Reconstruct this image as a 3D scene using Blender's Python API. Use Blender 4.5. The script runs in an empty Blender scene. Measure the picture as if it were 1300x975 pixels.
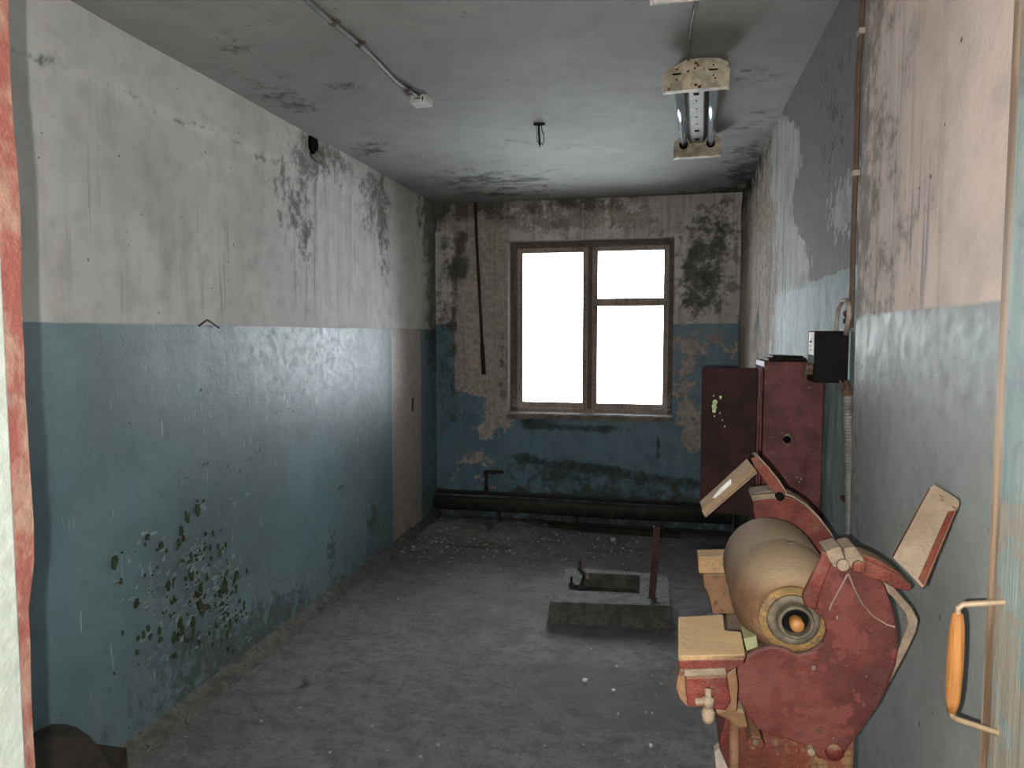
import bpy, bmesh, math, random
import numpy as np
from mathutils import Vector, Matrix

# ------------------------------------------------------------------ camera
SC = bpy.context.scene
COL = SC.collection
PIT, YAW, F = math.radians(3.95), math.radians(12.3), 920.0
cam_d = bpy.data.cameras.new('camera')
cam_d.sensor_width = 36.0
cam_d.lens = 36.0 * F / 1300.0
cam_d.clip_start = 0.01
cam = bpy.data.objects.new('camera', cam_d)
COL.objects.link(cam)
cam.location = (0, 0, 1.59)
cam.rotation_euler = (math.pi / 2 - PIT, 0, YAW)
SC.camera = cam

# ------------------------------------------------------------------ light
world = bpy.data.worlds.new('overcast_sky')
SC.world = world
world.use_nodes = True
bg = world.node_tree.nodes['Background']
bg.inputs[0].default_value = (0.93, 0.96, 1.0, 1)
bg.inputs[1].default_value = 20.5


def lamp(name, loc, power, radius, col):
    l = bpy.data.lights.new(name, 'POINT')
    l.energy = power
    l.shadow_soft_size = radius
    l.color = col
    o = bpy.data.objects.new(name, l)
    COL.objects.link(o)
    o.location = loc
    return o


# the small photographer's flash beside the lens
lamp('camera_flash', (-0.022, -0.007, 1.578), 140.0, 0.003, (1.0, 0.945, 0.87))
SC.view_settings.view_transform = 'Standard'
SC.view_settings.look = 'None'
SC.view_settings.gamma = 1.0
SC.view_settings.use_curve_mapping = False
SC.view_settings.exposure = 0.0

# ------------------------------------------------------------------ helpers
CAMP = Vector((0, 0, 1.59))
FW = Vector((-math.sin(YAW) * math.cos(PIT), math.cos(YAW) * math.cos(PIT), -math.sin(PIT)))
RT = Vector((math.cos(YAW), math.sin(YAW), 0))
UP = RT.cross(FW)


def P(px, py, ax, v):
    """a point of the place, on the plane axis ax = v, from a measured picture position"""
    d = FW + RT * ((px - 650) / F) + UP * ((487.5 - py) / F)
    t = (v - CAMP[ax]) / d[ax]
    return CAMP + d * t


def link(name, me, mat=None, parent=None, smooth=False, **kw):
    o = bpy.data.objects.new(name, me)
    COL.objects.link(o)
    if mat:
        me.materials.append(mat)
    if smooth:
        for p in me.polygons:
            p.use_smooth = True
    if parent:
        o.parent = parent
        o.matrix_parent_inverse = parent.matrix_world.inverted()
    for k, v in kw.items():
        o[k] = v
    return o


def bm_link(name, bm, mat=None, parent=None, smooth=False, bevel=0, **kw):
    bmesh.ops.recalc_face_normals(bm, faces=bm.faces[:])
    me = bpy.data.meshes.new(name)
    bm.to_mesh(me)
    bm.free()
    o = link(name, me, mat, parent, smooth, **kw)
    if bevel:
        m = o.modifiers.new('bevel', 'BEVEL')
        m.width = bevel
        m.segments = 2
        m.limit_method = 'ANGLE'
    return o


def empty(name, loc, rz=0, label=None, category=None, group=None):
    o = bpy.data.objects.new(name, None)
    COL.objects.link(o)
    o.location = loc
    o.rotation_euler = (0, 0, rz)
    o.empty_display_size = 0.05
    bpy.context.view_layer.update()
    if label:
        o['label'] = label
        o['category'] = category
    if group:
        o['group'] = group
    return o


def box(bm, a, b, rot=None, piv=None, jit=0):
    """box between two corners"""
    vs = []
    for x in (a[0], b[0]):
        for y in (a[1], b[1]):
            for z in (a[2], b[2]):
                p = Vector((x, y, z))
                if jit:
                    p += Vector([random.uniform(-jit, jit) for _ in range(3)])
                if rot is not None:
                    p = rot @ (p - Vector(piv)) + Vector(piv)
                vs.append(bm.verts.new(p))
    for f in ((0, 1, 3, 2), (4, 6, 7, 5), (0, 4, 5, 1), (2, 3, 7, 6), (0, 2, 6, 4), (1, 5, 7, 3)):
        bm.faces.new([vs[i] for i in f])
    return vs


def prism(bm, pts, vec):
    """polygon swept along vec"""
    a = [bm.verts.new(p) for p in pts]
    b = [bm.verts.new(Vector(p) + Vector(vec)) for p in pts]
    bm.faces.new(a)
    bm.faces.new(b[::-1])
    n = len(a)
    for i in range(n):
        bm.faces.new((a[i], a[(i + 1) % n], b[(i + 1) % n], b[i]))


def tube(bm, pts, r, n=10, cap=True, radii=None):
    pts = [Vector(p) for p in pts]
    rings = []
    prev = None
    for i, p in enumerate(pts):
        t = (pts[min(i + 1, len(pts) - 1)] - pts[max(i - 1, 0)]).normalized()
        if prev is None:
            u = t.orthogonal().normalized()
        else:
            u = (prev - t * prev.dot(t)).normalized()
        prev = u
        w = t.cross(u)
        rr = radii[i] if radii else r
        rings.append([bm.verts.new(p + (u * math.cos(k * 2 * math.pi / n) + w * math.sin(k * 2 * math.pi / n)) * rr)
                      for k in range(n)])
    for a, b in zip(rings, rings[1:]):
        for k in range(n):
            bm.faces.new((a[k], a[(k + 1) % n], b[(k + 1) % n], b[k]))
    if cap:
        bm.faces.new(rings[0][::-1])
        bm.faces.new(rings[-1])


def lathe(bm, c, prof, n=40, closed=True):
    """profile of (y, r) about an axis through c parallel to Y"""
    rings = []
    for y, r in prof:
        rings.append([bm.verts.new((c[0] + r * math.cos(k * 2 * math.pi / n), y, c[2] + r * math.sin(k * 2 * math.pi / n)))
                      for k in range(n)])
    for a, b in zip(rings, rings[1:]):
        for k in range(n):
            bm.faces.new((a[k], a[(k + 1) % n], b[(k + 1) % n], b[k]))
    if closed:
        bm.faces.new(rings[0][::-1])
        bm.faces.new(rings[-1])


def ribbon(bm, pts, wid, th):
    """flat bar following pts in an XZ plane; wid along Y, th the thickness"""
    pts = [Vector(p) for p in pts]
    rings = []
    for i, p in enumerate(pts):
        t = (pts[min(i + 1, len(pts) - 1)] - pts[max(i - 1, 0)]).normalized()
        n = Vector((-t.z, 0, t.x)).normalized() * th / 2
        w = Vector((0, wid, 0))
        rings.append([bm.verts.new(q) for q in (p - n, p + n, p + n + w, p - n + w)])
    for a, b in zip(rings, rings[1:]):
        for k in range(4):
            bm.faces.new((a[k], a[(k + 1) % 4], b[(k + 1) % 4], b[k]))
    bm.faces.new(rings[0][::-1])
    bm.faces.new(rings[-1])


def copy_tree(o, parent=None):
    c = o.copy()
    COL.objects.link(c)
    if parent:
        c.parent = parent
    for ch in list(o.children):
        copy_tree(ch, c)
    return c


# ------------------------------------------------------------------ materials
class G:
    def __init__(s, name):
        s.m = bpy.data.materials.new(name)
        s.m.use_nodes = True
        s.t = s.m.node_tree
        s.N = s.t.nodes
        s.L = s.t.links
        s.b = s.N['Principled BSDF']
        s.geo = s.N.new('ShaderNodeNewGeometry')
        s.pos = s.geo.outputs['Position']
        s._xyz = None

    def inp(s, sock, v):
        if isinstance(v, bpy.types.NodeSocket):
            s.L.new(v, sock)
        elif v is not None:
            if isinstance(v, (tuple, list)) and len(v) == 3 and sock.type == 'RGBA':
                v = (*v, 1)
            sock.default_value = v

    def xyz(s):
        if not s._xyz:
            n = s.N.new('ShaderNodeSeparateXYZ')
            s.L.new(s.pos, n.inputs[0])
            s._xyz = n.outputs
        return s._xyz

    def noise(s, scale, detail=4, rough=0.55, vec=None, st=None, dist=0.0):
        n = s.N.new('ShaderNodeTexNoise')
        n.inputs['Scale'].default_value = scale
        n.inputs['Detail'].default_value = detail
        n.inputs['Roughness'].default_value = rough
        n.inputs['Distortion'].default_value = dist
        v = vec or s.pos
        if st:
            k = s.N.new('ShaderNodeVectorMath')
            k.operation = 'MULTIPLY'
            k.inputs[1].default_value = st
            s.L.new(v, k.inputs[0])
            v = k.outputs[0]
        s.L.new(v, n.inputs['Vector'])
        return n.outputs['Fac']

    def voro(s, scale, feat='F1', out='Distance', rnd=1.0):
        n = s.N.new('ShaderNodeTexVoronoi')
        n.feature = feat
        n.inputs['Scale'].default_value = scale
        n.inputs['Randomness'].default_value = rnd
        s.L.new(s.pos, n.inputs['Vector'])
        return n.outputs[out]

    def ma(s, op, a, b=None, c=None):
        n = s.N.new('ShaderNodeMath')
        n.operation = op
        s.inp(n.inputs[0], a)
        s.inp(n.inputs[1], b)
        s.inp(n.inputs[2], c)
        return n.outputs[0]

    def mul(s, a, b): return s.ma('MULTIPLY', a, b)
    def add(s, a, b): return s.ma('ADD', a, b)
    def sub(s, a, b): return s.ma('SUBTRACT', a, b)

    def mr(s, v, a, b, lo=0.0, hi=1.0):
        n = s.N.new('ShaderNodeMapRange')
        n.interpolation_type = 'SMOOTHSTEP'
        s.inp(n.inputs[0], v)
        for i, x in enumerate((a, b, lo, hi)):
            s.inp(n.inputs[1 + i], x)
        return n.outputs[0]

    def mix(s, f, a, b, mode='MIX'):
        n = s.N.new('ShaderNodeMix')
        n.data_type = 'RGBA'
        n.blend_type = mode
        n.clamp_factor = True
        s.inp(n.inputs[0], f)
        s.inp(n.inputs[6], a)
        s.inp(n.inputs[7], b)
        return n.outputs[2]

    def attr(s, name):
        n = s.N.new('ShaderNodeAttribute')
        n.attribute_name = name
        q = s.N.new('ShaderNodeSeparateColor')
        s.L.new(n.outputs['Color'], q.inputs[0])
        return q.outputs[0], q.outputs[1], q.outputs[2], n.outputs['Alpha']

    def bump(s, h, dist=0.01, strength=1.0, prev=None):
        n = s.N.new('ShaderNodeBump')
        n.inputs['Distance'].default_value = dist
        n.inputs['Strength'].default_value = strength
        s.L.new(h, n.inputs['Height'])
        if prev:
            s.L.new(prev, n.inputs['Normal'])
        return n.outputs[0]

    def out(s, col=None, rough=None, metal=None, nrm=None, spec=None):
        s.inp(s.b.inputs['Base Color'], col)
        s.inp(s.b.inputs['Roughness'], rough)
        s.inp(s.b.inputs['Metallic'], metal)
        if nrm:
            s.L.new(nrm, s.b.inputs['Normal'])
        if spec is not None:
            s.inp(s.b.inputs['Specular IOR Level'], spec)
        return s.m


def wall_mat(name, up, low, line, bare=(0.20, 0.17, 0.145), bare2=(0.30, 0.27, 0.235), mold=(0.018, 0.020, 0.014),
             alt=(0.42, 0.33, 0.28), low_rough=0.36, up_rough=0.8, dripc=(0.13, 0.12, 0.105), green=None,
             bumpd=0.004, altmix=1.0, spec=0.4, lowflake=(0.16, 0.25, 0.30), lowvar=(0.75, 1.15), moldop=1.0, flake=0.0):
    g = G(name)
    R, Gc, B, A = g.attr('mask')
    z = g.xyz()[2]
    n1 = g.noise(1.3, 4, 0.6)
    n2 = g.noise(9, 6, 0.62)
    n3 = g.noise(70, 5, 0.6)
    n4 = g.noise(26, 5, 0.6)
    zz = g.add(z, g.mul(g.sub(n2, 0.5), 0.012))
    lowm = g.mr(zz, line + 0.004, line - 0.004)
    upc = g.mix(g.mr(n1, 0.3, 0.7), tuple(c * 0.82 for c in up), tuple(min(1, c * 1.08) for c in up))
    upc = g.mix(g.mr(n2, 0.42, 0.72, 0, 0.32), upc, dripc)
    lowc = g.mix(g.mr(n1, 0.3, 0.72), tuple(c * lowvar[0] for c in low), tuple(c * lowvar[1] for c in low))
    lowc = g.mix(g.mr(n4, 0.5, 0.75, 0, 0.3), lowc, tuple(c * 0.55 for c in low))
    col = g.mix(lowm, upc, lowc)
    if flake:
        f1 = g.noise(6.5, 7, 0.7, dist=0.4)
        col = g.mix(g.mul(g.mr(f1, 0.535, 0.56), flake), col, g.mix(lowm, (0.50, 0.50, 0.48), lowflake))
        col = g.mix(g.mul(g.mr(f1, 0.44, 0.40), flake), col, g.mix(lowm, dripc, tuple(c * 0.6 for c in low)))
    # alternative paint (A)
    am = g.mr(g.add(A, g.add(g.mul(g.sub(n2, 0.5), 0.9 if bumpd > 0.01 else 0.3), g.mul(g.sub(n4, 0.5), 1.3 if bumpd > 0.01 else 0.1))), 0.45, 0.55, 0, altmix)
    col = g.mix(am, col, g.mix(g.mr(n4, 0.3, 0.7), alt, tuple(c * 0.8 for c in alt)))
    # peeled to plaster (G)
    big = g.add(g.mul(g.sub(n2, 0.5), 1.5), g.mul(g.sub(n4, 0.5), 0.9))
    bh = g.add(Gc, big)
    bm_ = g.mr(bh, 0.5, 0.53)
    rim = g.mul(g.mr(bh, 0.44, 0.5), g.sub(1.0, bm_))
    bc = g.mix(g.mr(n4, 0.35, 0.65), bare, bare2)
    if green:
        bc = g.mix(g.mr(n2, 0.4, 0.62), bc, green)
    col = g.mix(g.mul(rim, 0.5), col, (0.5, 0.5, 0.48))
    col = g.mix(bm_, col, bc)
    # drips, dirt and darker streaks (B)
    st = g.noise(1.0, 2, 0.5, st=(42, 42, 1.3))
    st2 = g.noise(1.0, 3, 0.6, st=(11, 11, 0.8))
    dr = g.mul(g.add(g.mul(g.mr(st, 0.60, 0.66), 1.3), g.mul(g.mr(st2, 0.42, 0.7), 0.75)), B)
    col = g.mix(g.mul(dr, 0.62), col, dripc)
    # pale scratches in the dado
    scr = g.mul(g.mr(g.noise(1.0, 2, 0.5, st=(75, 75, 7)), 0.70, 0.73), g.mr(g.noise(2.3, 2), 0.46, 0.56))
    col = g.mix(g.mul(g.mul(scr, lowm), 0.55), col, (0.48, 0.52, 0.52))
    # mould and other darkening (R)
    mb = g.add(g.mul(R, 1.0), g.add(g.add(g.mul(g.sub(n2, 0.5), 2.2), g.mul(g.sub(n4, 0.5), 1.6)), g.mul(g.sub(n3, 0.5), 0.9)))
    mm = g.mul(g.mul(g.mr(mb, 0.3, 1.0), g.mr(R, 0.02, 0.25)), moldop)
    col = g.mix(g.mul(mm, 0.93), col, g.mix(g.mr(n4, 0.4, 0.6), mold, tuple(c * 2.3 for c in mold)))
    # small knocks and specks
    v = g.voro(17)
    sp = g.mul(g.mr(v, 0.085, 0.06), g.mr(g.noise(3.1, 2), 0.52, 0.6))
    col = g.mix(g.mul(sp, 0.8), col, (0.03, 0.028, 0.022))
    rough = g.mix(g.ma('MAXIMUM', bm_, mm), g.mix(lowm, (up_rough,) * 3, g.mix(g.mr(n4, 0.3, 0.7), (low_rough,) * 3, (low_rough + 0.16,) * 3)), (0.9,) * 3)
    h = g.add(g.mul(n3, 0.25), g.add(g.mul(n2, 0.5), g.mul(bm_, -0.55)))
    h = g.add(h, g.mul(sp, -0.8))
    return g.out(col, rough, 0.0, g.bump(h, bumpd), spec)


def paint_metal(name, col, rust=(0.16, 0.065, 0.028), amount=0.5, rough=0.5, dust=None, dustamt=0.8, second=None,
                scale=2.0, bump=0.004, secondamt=0.62):
    g = G(name)
    n1 = g.noise(7 * scale, 5, 0.6)
    n2 = g.noise(38 * scale, 6, 0.65)
    n3 = g.noise(160 * scale, 3, 0.6)
    c = g.mix(g.mr(n1, 0.35, 0.65), tuple(x * 0.62 for x in col), tuple(min(1, x * 1.3) for x in col))
    c = g.mix(g.mr(g.noise(24 * scale, 6, 0.7), 0.5, 0.64, 0, 0.45), c, tuple(x * 0.5 + 0.012 for x in col))
    if second:
        c = g.mix(g.mr(g.noise(13 * scale, 5, 0.65), secondamt - 0.02, secondamt + 0.02), c, second)
    rm = g.mr(g.add(g.mul(n1, 0.55), g.mul(n2, 0.55)), 0.74 - 0.32 * amount, 0.82 - 0.32 * amount)
    c = g.mix(rm, c, g.mix(g.mr(n3, 0.3, 0.7), rust, tuple(x * 0.45 for x in rust)))
    if dust:
        nz = g.N.new('ShaderNodeSeparateXYZ')
        g.L.new(g.geo.outputs['Normal'], nz.inputs[0])
        dm = g.mul(g.mr(nz.outputs[2], 0.15, 0.8), g.mr(n2, 0.2, 0.5, 0.65, 1.0))
        dm = g.add(g.mul(dm, dustamt), g.mr(n1, 0.45, 0.8, 0, 0.35 * dustamt))
        c = g.mix(dm, c, dust)
    h = g.add(g.mul(n2, 0.6), g.mul(n3, 0.35))
    h = g.add(h, g.mul(rm, -0.25))
    return g.out(c, g.mix(rm, (rough,) * 3, (0.85,) * 3), 0.0, g.bump(h, bump), 0.3)


def simple(name, col, rough=0.6, metal=0.0, var=0.25, scale=20, bump=0.001):
    g = G(name)
    n = g.noise(scale, 5, 0.6)
    c = g.mix(g.mr(n, 0.3, 0.7), tuple(x * (1 - var) for x in col), tuple(min(1, x * (1 + var)) for x in col))
    return g.out(c, rough, metal, g.bump(g.noise(scale * 3, 4), bump))


M = {}
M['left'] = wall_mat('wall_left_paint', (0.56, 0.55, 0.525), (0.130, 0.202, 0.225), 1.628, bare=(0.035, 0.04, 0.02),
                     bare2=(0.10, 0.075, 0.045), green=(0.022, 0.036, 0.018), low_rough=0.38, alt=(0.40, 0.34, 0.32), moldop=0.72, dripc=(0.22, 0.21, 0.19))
M['back'] = wall_mat('wall_back_paint', (0.70, 0.67, 0.64), (0.125, 0.25, 0.325), 1.672, bare=(0.36, 0.315, 0.29),
                     bare2=(0.54, 0.48, 0.44), mold=(0.03, 0.033, 0.026), bumpd=0.008, flake=0.6, moldop=0.9)
M['right'] = wall_mat('wall_right_far_paint', (0.42, 0.42, 0.40), (0.25, 0.335, 0.345), 1.787, bare=(0.24, 0.18, 0.14),
                      bare2=(0.36, 0.31, 0.26), alt=(0.19, 0.185, 0.185), bumpd=0.012, low_rough=0.6, flake=0.35, spec=0.25, lowflake=(0.26, 0.35, 0.37))
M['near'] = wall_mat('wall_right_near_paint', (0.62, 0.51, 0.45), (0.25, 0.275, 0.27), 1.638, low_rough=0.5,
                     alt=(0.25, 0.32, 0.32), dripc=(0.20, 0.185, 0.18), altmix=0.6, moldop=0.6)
M['ceil'] = wall_mat('ceiling_whitewash', (0.28, 0.285, 0.272), (0.2, 0.2, 0.2), -5.0, bare=(0.2, 0.19, 0.17),
                     mold=(0.03, 0.03, 0.025), dripc=(0.17, 0.175, 0.165))


def floor_mat():
    g = G('concrete_floor_dirty')
    R, Gc, B, A = g.attr('mask')
    n1 = g.noise(1.1, 5, 0.6)
    n2 = g.noise(7, 7, 0.66, st=(1, 1.4, 1))
    n3 = g.noise(60, 5, 0.65)
    c = g.mix(g.mr(n1, 0.3, 0.7), (0.125, 0.117, 0.117), (0.20, 0.188, 0.188))
    c = g.mix(g.mr(n2, 0.40, 0.66, 0, 0.75), c, (0.085, 0.08, 0.07))
    c = g.mix(g.mr(g.noise(22, 6, 0.7), 0.5, 0.62, 0, 0.5), c, (0.07, 0.066, 0.06))
    c = g.mix(g.mr(n3, 0.45, 0.75, 0, 0.35), c, (0.30, 0.29, 0.275))
    d = g.mr(g.add(R, g.mul(g.sub(n2, 0.5), 0.9)), 0.25, 0.8)
    c = g.mix(g.mul(d, 0.75), c, (0.045, 0.048, 0.042))
    e = g.mr(g.add(Gc, g.mul(g.sub(n3, 0.5), 1.6)), 0.55, 0.8)
    c = g.mix(g.mul(e, 0.8), c, (0.27, 0.265, 0.24))
    f = g.mr(g.add(B, g.mul(g.sub(n2, 0.5), 1.2)), 0.4, 0.8)
    c = g.mix(g.mul(f, 0.8), c, (0.05, 0.05, 0.032))
    cr = g.mr(g.voro(90), 0.12, 0.07)
    cr = g.mul(cr, g.mr(g.noise(5, 3), 0.5, 0.6))
    c = g.mix(g.mul(cr, 0.7), c, (0.45, 0.45, 0.42))
    h = g.add(g.mul(n2, 0.8), g.mul(n3, 0.35))
    return g.out(c, g.mix(d, (0.85,) * 3, (0.75,) * 3), 0.0, g.bump(h, 0.012))


M['floor'] = floor_mat()
RED = (0.093, 0.014, 0.009)
DUST = (0.167, 0.115, 0.062)
M['red'] = paint_metal('red_machine_paint', RED, amount=0.22, dust=DUST, dustamt=0.75, rough=0.6, second=(0.085, 0.028, 0.020))
M['red_face'] = paint_metal('red_guard_paint_dusty', (0.072, 0.015, 0.012), amount=0.26, rust=(0.055, 0.026, 0.014), dust=(0.105, 0.055, 0.046), dustamt=0.9, rough=0.75, second=(0.090, 0.022, 0.018), secondamt=0.54, scale=1.4)
M['red_old'] = paint_metal('red_pedestal_paint_worn', (0.10, 0.025, 0.014), amount=0.62, rust=(0.16, 0.085, 0.04), dust=DUST,
                           dustamt=0.5, second=(0.22, 0.18, 0.03), secondamt=0.64, scale=1.0)
M['dusty'] = paint_metal('dust_covered_casing', (0.12, 0.062, 0.030), amount=0.38, rust=(0.085, 0.026, 0.013), dust=(0.185, 0.135, 0.085), dustamt=1.0, rough=0.85, scale=1.3)
M['cream'] = paint_metal('cream_dusty_plate', (0.167, 0.127, 0.090), amount=0.12, dust=(0.186, 0.146, 0.105), dustamt=0.6, rough=0.75)
M['tan'] = paint_metal('tan_dusty_rest', (0.19, 0.12, 0.06), amount=0.2, dust=(0.34, 0.235, 0.125), dustamt=0.8, rough=0.85)
M['yellow'] = paint_metal('yellow_primer', (0.149, 0.090, 0.032), amount=0.5, rust=(0.15, 0.10, 0.06), rough=0.8)
M['hub'] = simple('grey_hub_metal', (0.065, 0.052, 0.034), 0.7, 0.0, var=0.4, scale=45)
M['orange'] = simple('rusty_orange_shaft', (0.205, 0.087, 0.022), 0.6)
M['black'] = simple('black_void', (0.004, 0.004, 0.004), 0.95)
M['black'].node_tree.nodes['Principled BSDF'].inputs['Specular IOR Level'].default_value = 0.05
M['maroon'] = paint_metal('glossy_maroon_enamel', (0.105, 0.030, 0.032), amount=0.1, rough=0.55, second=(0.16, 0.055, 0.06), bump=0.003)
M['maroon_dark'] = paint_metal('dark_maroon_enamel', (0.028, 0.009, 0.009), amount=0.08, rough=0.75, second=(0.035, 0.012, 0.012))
M['green'] = simple('green_paint_fleck', (0.42, 0.55, 0.28), 0.6)
M['pale_yellow'] = simple('pale_paint_fleck', (0.15, 0.15, 0.075), 0.6)
M['lamp_cream'] = paint_metal('lamp_cream_enamel_rusty', (0.52, 0.46, 0.34), amount=0.17, rust=(0.26, 0.08, 0.02), rough=0.45, scale=2.2)
M['lamp_grey'] = simple('lamp_channel_grey', (0.33, 0.33, 0.31), 0.5)
M['lamp_dark'] = simple('lamp_reflector_dark_grey', (0.13, 0.13, 0.12), 0.5)  # darker grey of the reflector wings
M['glass_tube'] = simple('fluorescent_glass', (0.42, 0.47, 0.52), 0.12, 0.25, var=0.05)
M['black_box'] = simple('black_bakelite', (0.005, 0.005, 0.005), 0.7)
M['black_box'].node_tree.nodes['Principled BSDF'].inputs['Specular IOR Level'].default_value = 0.15
M['label'] = simple('white_label', (0.62, 0.62, 0.6), 0.6)
M['pale_blue'] = simple('pale_blue_paint', (0.25, 0.36, 0.36), 0.5)
M['conduit'] = simple('grey_flexible_metal', (0.30, 0.30, 0.29), 0.45, 0.5)
M['cable'] = simple('brown_dirty_cable', (0.11, 0.072, 0.048), 0.7)
M['cable_grey'] = simple('grey_cable', (0.13, 0.145, 0.14), 0.6)
M['cable_pale'] = simple('pale_cable', (0.33, 0.29, 0.25), 0.7)
M['rust'] = simple('rust_iron', (0.040, 0.022, 0.017), 0.8, var=0.4)
M['rust_brown'] = simple('brown_rust_iron', (0.07, 0.042, 0.03), 0.8, var=0.5)  # lighter brown rust for clips, clamps and wire
M['pipe'] = paint_metal('mouldy_pipe', (0.035, 0.038, 0.033), amount=0.5, rust=(0.035, 0.025, 0.018), dust=(0.10, 0.10, 0.085), dustamt=0.5, rough=0.9)
M['wood_sill'] = simple('weathered_white_sill', (0.36, 0.365, 0.38), 0.7, var=0.35, bump=0.003)
M['sill_edge'] = simple('sill_wood_edge', (0.20, 0.17, 0.145), 0.8, var=0.35)
M['reveal'] = simple('window_reveal_plaster', (0.45, 0.44, 0.42), 0.85, var=0.2, bump=0.004)


def wood(name, a, b, dots=True, grain=(60, 60, 3)):
    g = G(name)
    n = g.noise(1.0, 5, 0.6, st=grain)
    m = g.noise(12, 5, 0.6)
    c = g.mix(g.mr(n, 0.3, 0.7), a, b)
    c = g.mix(g.mr(m, 0.5, 0.75, 0, 0.5), c, tuple(x * 0.4 for x in a))
    return g.out(c, 0.75, 0.0, g.bump(n, 0.002))


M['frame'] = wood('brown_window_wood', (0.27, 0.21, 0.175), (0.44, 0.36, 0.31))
M['frame_dark'] = simple('dark_frame_wood', (0.14, 0.112, 0.095), 0.8)  # darker wood of the outer frame and mullion
M['grip'] = wood('varnished_orange_wood', (0.186, 0.071, 0.011), (0.260, 0.112, 0.022), grain=(150, 150, 8))
M['wire'] = simple('bare_bent_wire', (0.186, 0.136, 0.087), 0.5, 0.1)


def leaf_mat():
    g = G('weathered_door_paint')
    y = g.xyz()[1]
    z = g.xyz()[2]
    n = g.noise(1.0, 5, 0.62, st=(40, 40, 3))
    n2 = g.noise(9, 6, 0.65)
    c = g.mix(g.mr(n, 0.3, 0.7), (0.124, 0.180, 0.180), (0.205, 0.248, 0.236))
    c = g.mix(g.mr(n2, 0.5, 0.6, 0, 0.7), c, (0.099, 0.136, 0.167))
    # paint lost low down and along the free edge
    wz = g.mr(z, 1.65, 1.2, 0, 0.12)
    c = g.mix(g.mr(g.add(n2, wz), 0.6, 0.68), c, (0.205, 0.192, 0.155))
    ed = g.mr(g.add(g.add(y, g.mul(n2, 0.02)), g.mul(wz, 0.03)), 0.946, 0.952)
    c = g.mix(ed, c, g.mix(g.mr(n, 0.35, 0.65), (0.13, 0.085, 0.05), (0.30, 0.22, 0.15)))
    return g.out(c, 0.6, 0.0, g.bump(g.add(n, n2), 0.003))


M['leaf'] = leaf_mat()
M['jamb_white'] = simple('pale_green_white_paint', (0.156, 0.174, 0.156), 0.6, var=0.12, scale=30, bump=0.002)


def brick_mat():
    g = G('red_chipped_paint')
    n = g.noise(22, 5, 0.6, st=(1, 1, 0.8))
    c = g.mix(g.mr(n, 0.42, 0.62), (0.097, 0.024, 0.017), (0.127, 0.074, 0.052))
    return g.out(c, 0.75, 0.0, g.bump(g.noise(70, 5), 0.004))


M['brickred'] = brick_mat()
M['concrete'] = paint_metal('damp_concrete', (0.105, 0.108, 0.10), amount=0.4, rust=(0.045, 0.046, 0.034), rough=0.8, bump=0.005)
M['concrete_side'] = paint_metal('dark_olive_concrete', (0.070, 0.068, 0.048), amount=0.2, rust=(0.04, 0.04, 0.03), rough=0.85, bump=0.005)  # darker olive concrete for the recess bottom
M['cement'] = paint_metal('cement_fillet', (0.13, 0.125, 0.115), amount=0.45, rust=(0.07, 0.068, 0.058), rough=0.9, bump=0.006)
M['plaster_bit'] = simple('plaster_crumbs', (0.34, 0.335, 0.31), 0.9, var=0.5, scale=9)
M['chip'] = simple('blue_paint_chip', (0.20, 0.28, 0.29), 0.6, var=0.4, scale=8)
M['brick'] = simple('dirty_brick', (0.12, 0.115, 0.11), 0.9)
M['dark_iron'] = paint_metal('dark_sooty_iron', (0.030, 0.024, 0.018), amount=0.4, rust=(0.06, 0.035, 0.018), rough=0.8)
M['ground'] = simple('outside_ground', (0.25, 0.24, 0.22), 0.9)
M['front'] = simple('front_wall_plaster', (0.35, 0.34, 0.32), 0.85)


def glass():
    m = bpy.data.materials.new('window_glass')
    m.use_nodes = True
    t = m.node_tree
    for n in list(t.nodes):
        t.nodes.remove(n)
    o = t.nodes.new('ShaderNodeOutputMaterial')
    a = t.nodes.new('ShaderNodeBsdfTransparent')
    a.inputs[0].default_value = (0.95, 0.96, 0.96, 1)
    b = t.nodes.new('ShaderNodeBsdfGlossy')
    b.inputs['Roughness'].default_value = 0.03
    fr = t.nodes.new('ShaderNodeFresnel')
    mx = t.nodes.new('ShaderNodeMixShader')
    t.links.new(fr.outputs[0], mx.inputs[0])
    t.links.new(a.outputs[0], mx.inputs[1])
    t.links.new(b.outputs[0], mx.inputs[2])
    t.links.new(mx.outputs[0], o.inputs[0])
    return m


M['glass'] = glass()


# ------------------------------------------------------------------ masks
def blob(a, b, ca, cb, ra, rb, p=2):
    return np.exp(-(np.abs((a - ca) / ra) ** p + np.abs((b - cb) / rb) ** p))


def sstep(x, a, b):
    t = np.clip((x - a) / (b - a), 0, 1)
    return t * t * (3 - 2 * t)


def vnoise(a, b, scale, seed):
    rs = np.random.RandomState(seed)
    T = rs.rand(256, 256)
    x = a * scale + 1000
    y = b * scale + 1000
    xi = np.floor(x).astype(int)
    yi = np.floor(y).astype(int)
    fx = x - xi
    fy = y - yi
    fx = fx * fx * (3 - 2 * fx)
    fy = fy * fy * (3 - 2 * fy)
    g_ = lambda i, j: T[i % 256, j % 256]
    return (g_(xi, yi) * (1 - fx) * (1 - fy) + g_(xi + 1, yi) * fx * (1 - fy) + g_(xi, yi + 1) * (1 - fx) * fy + g_(xi + 1, yi + 1) * fx * fy)


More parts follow.
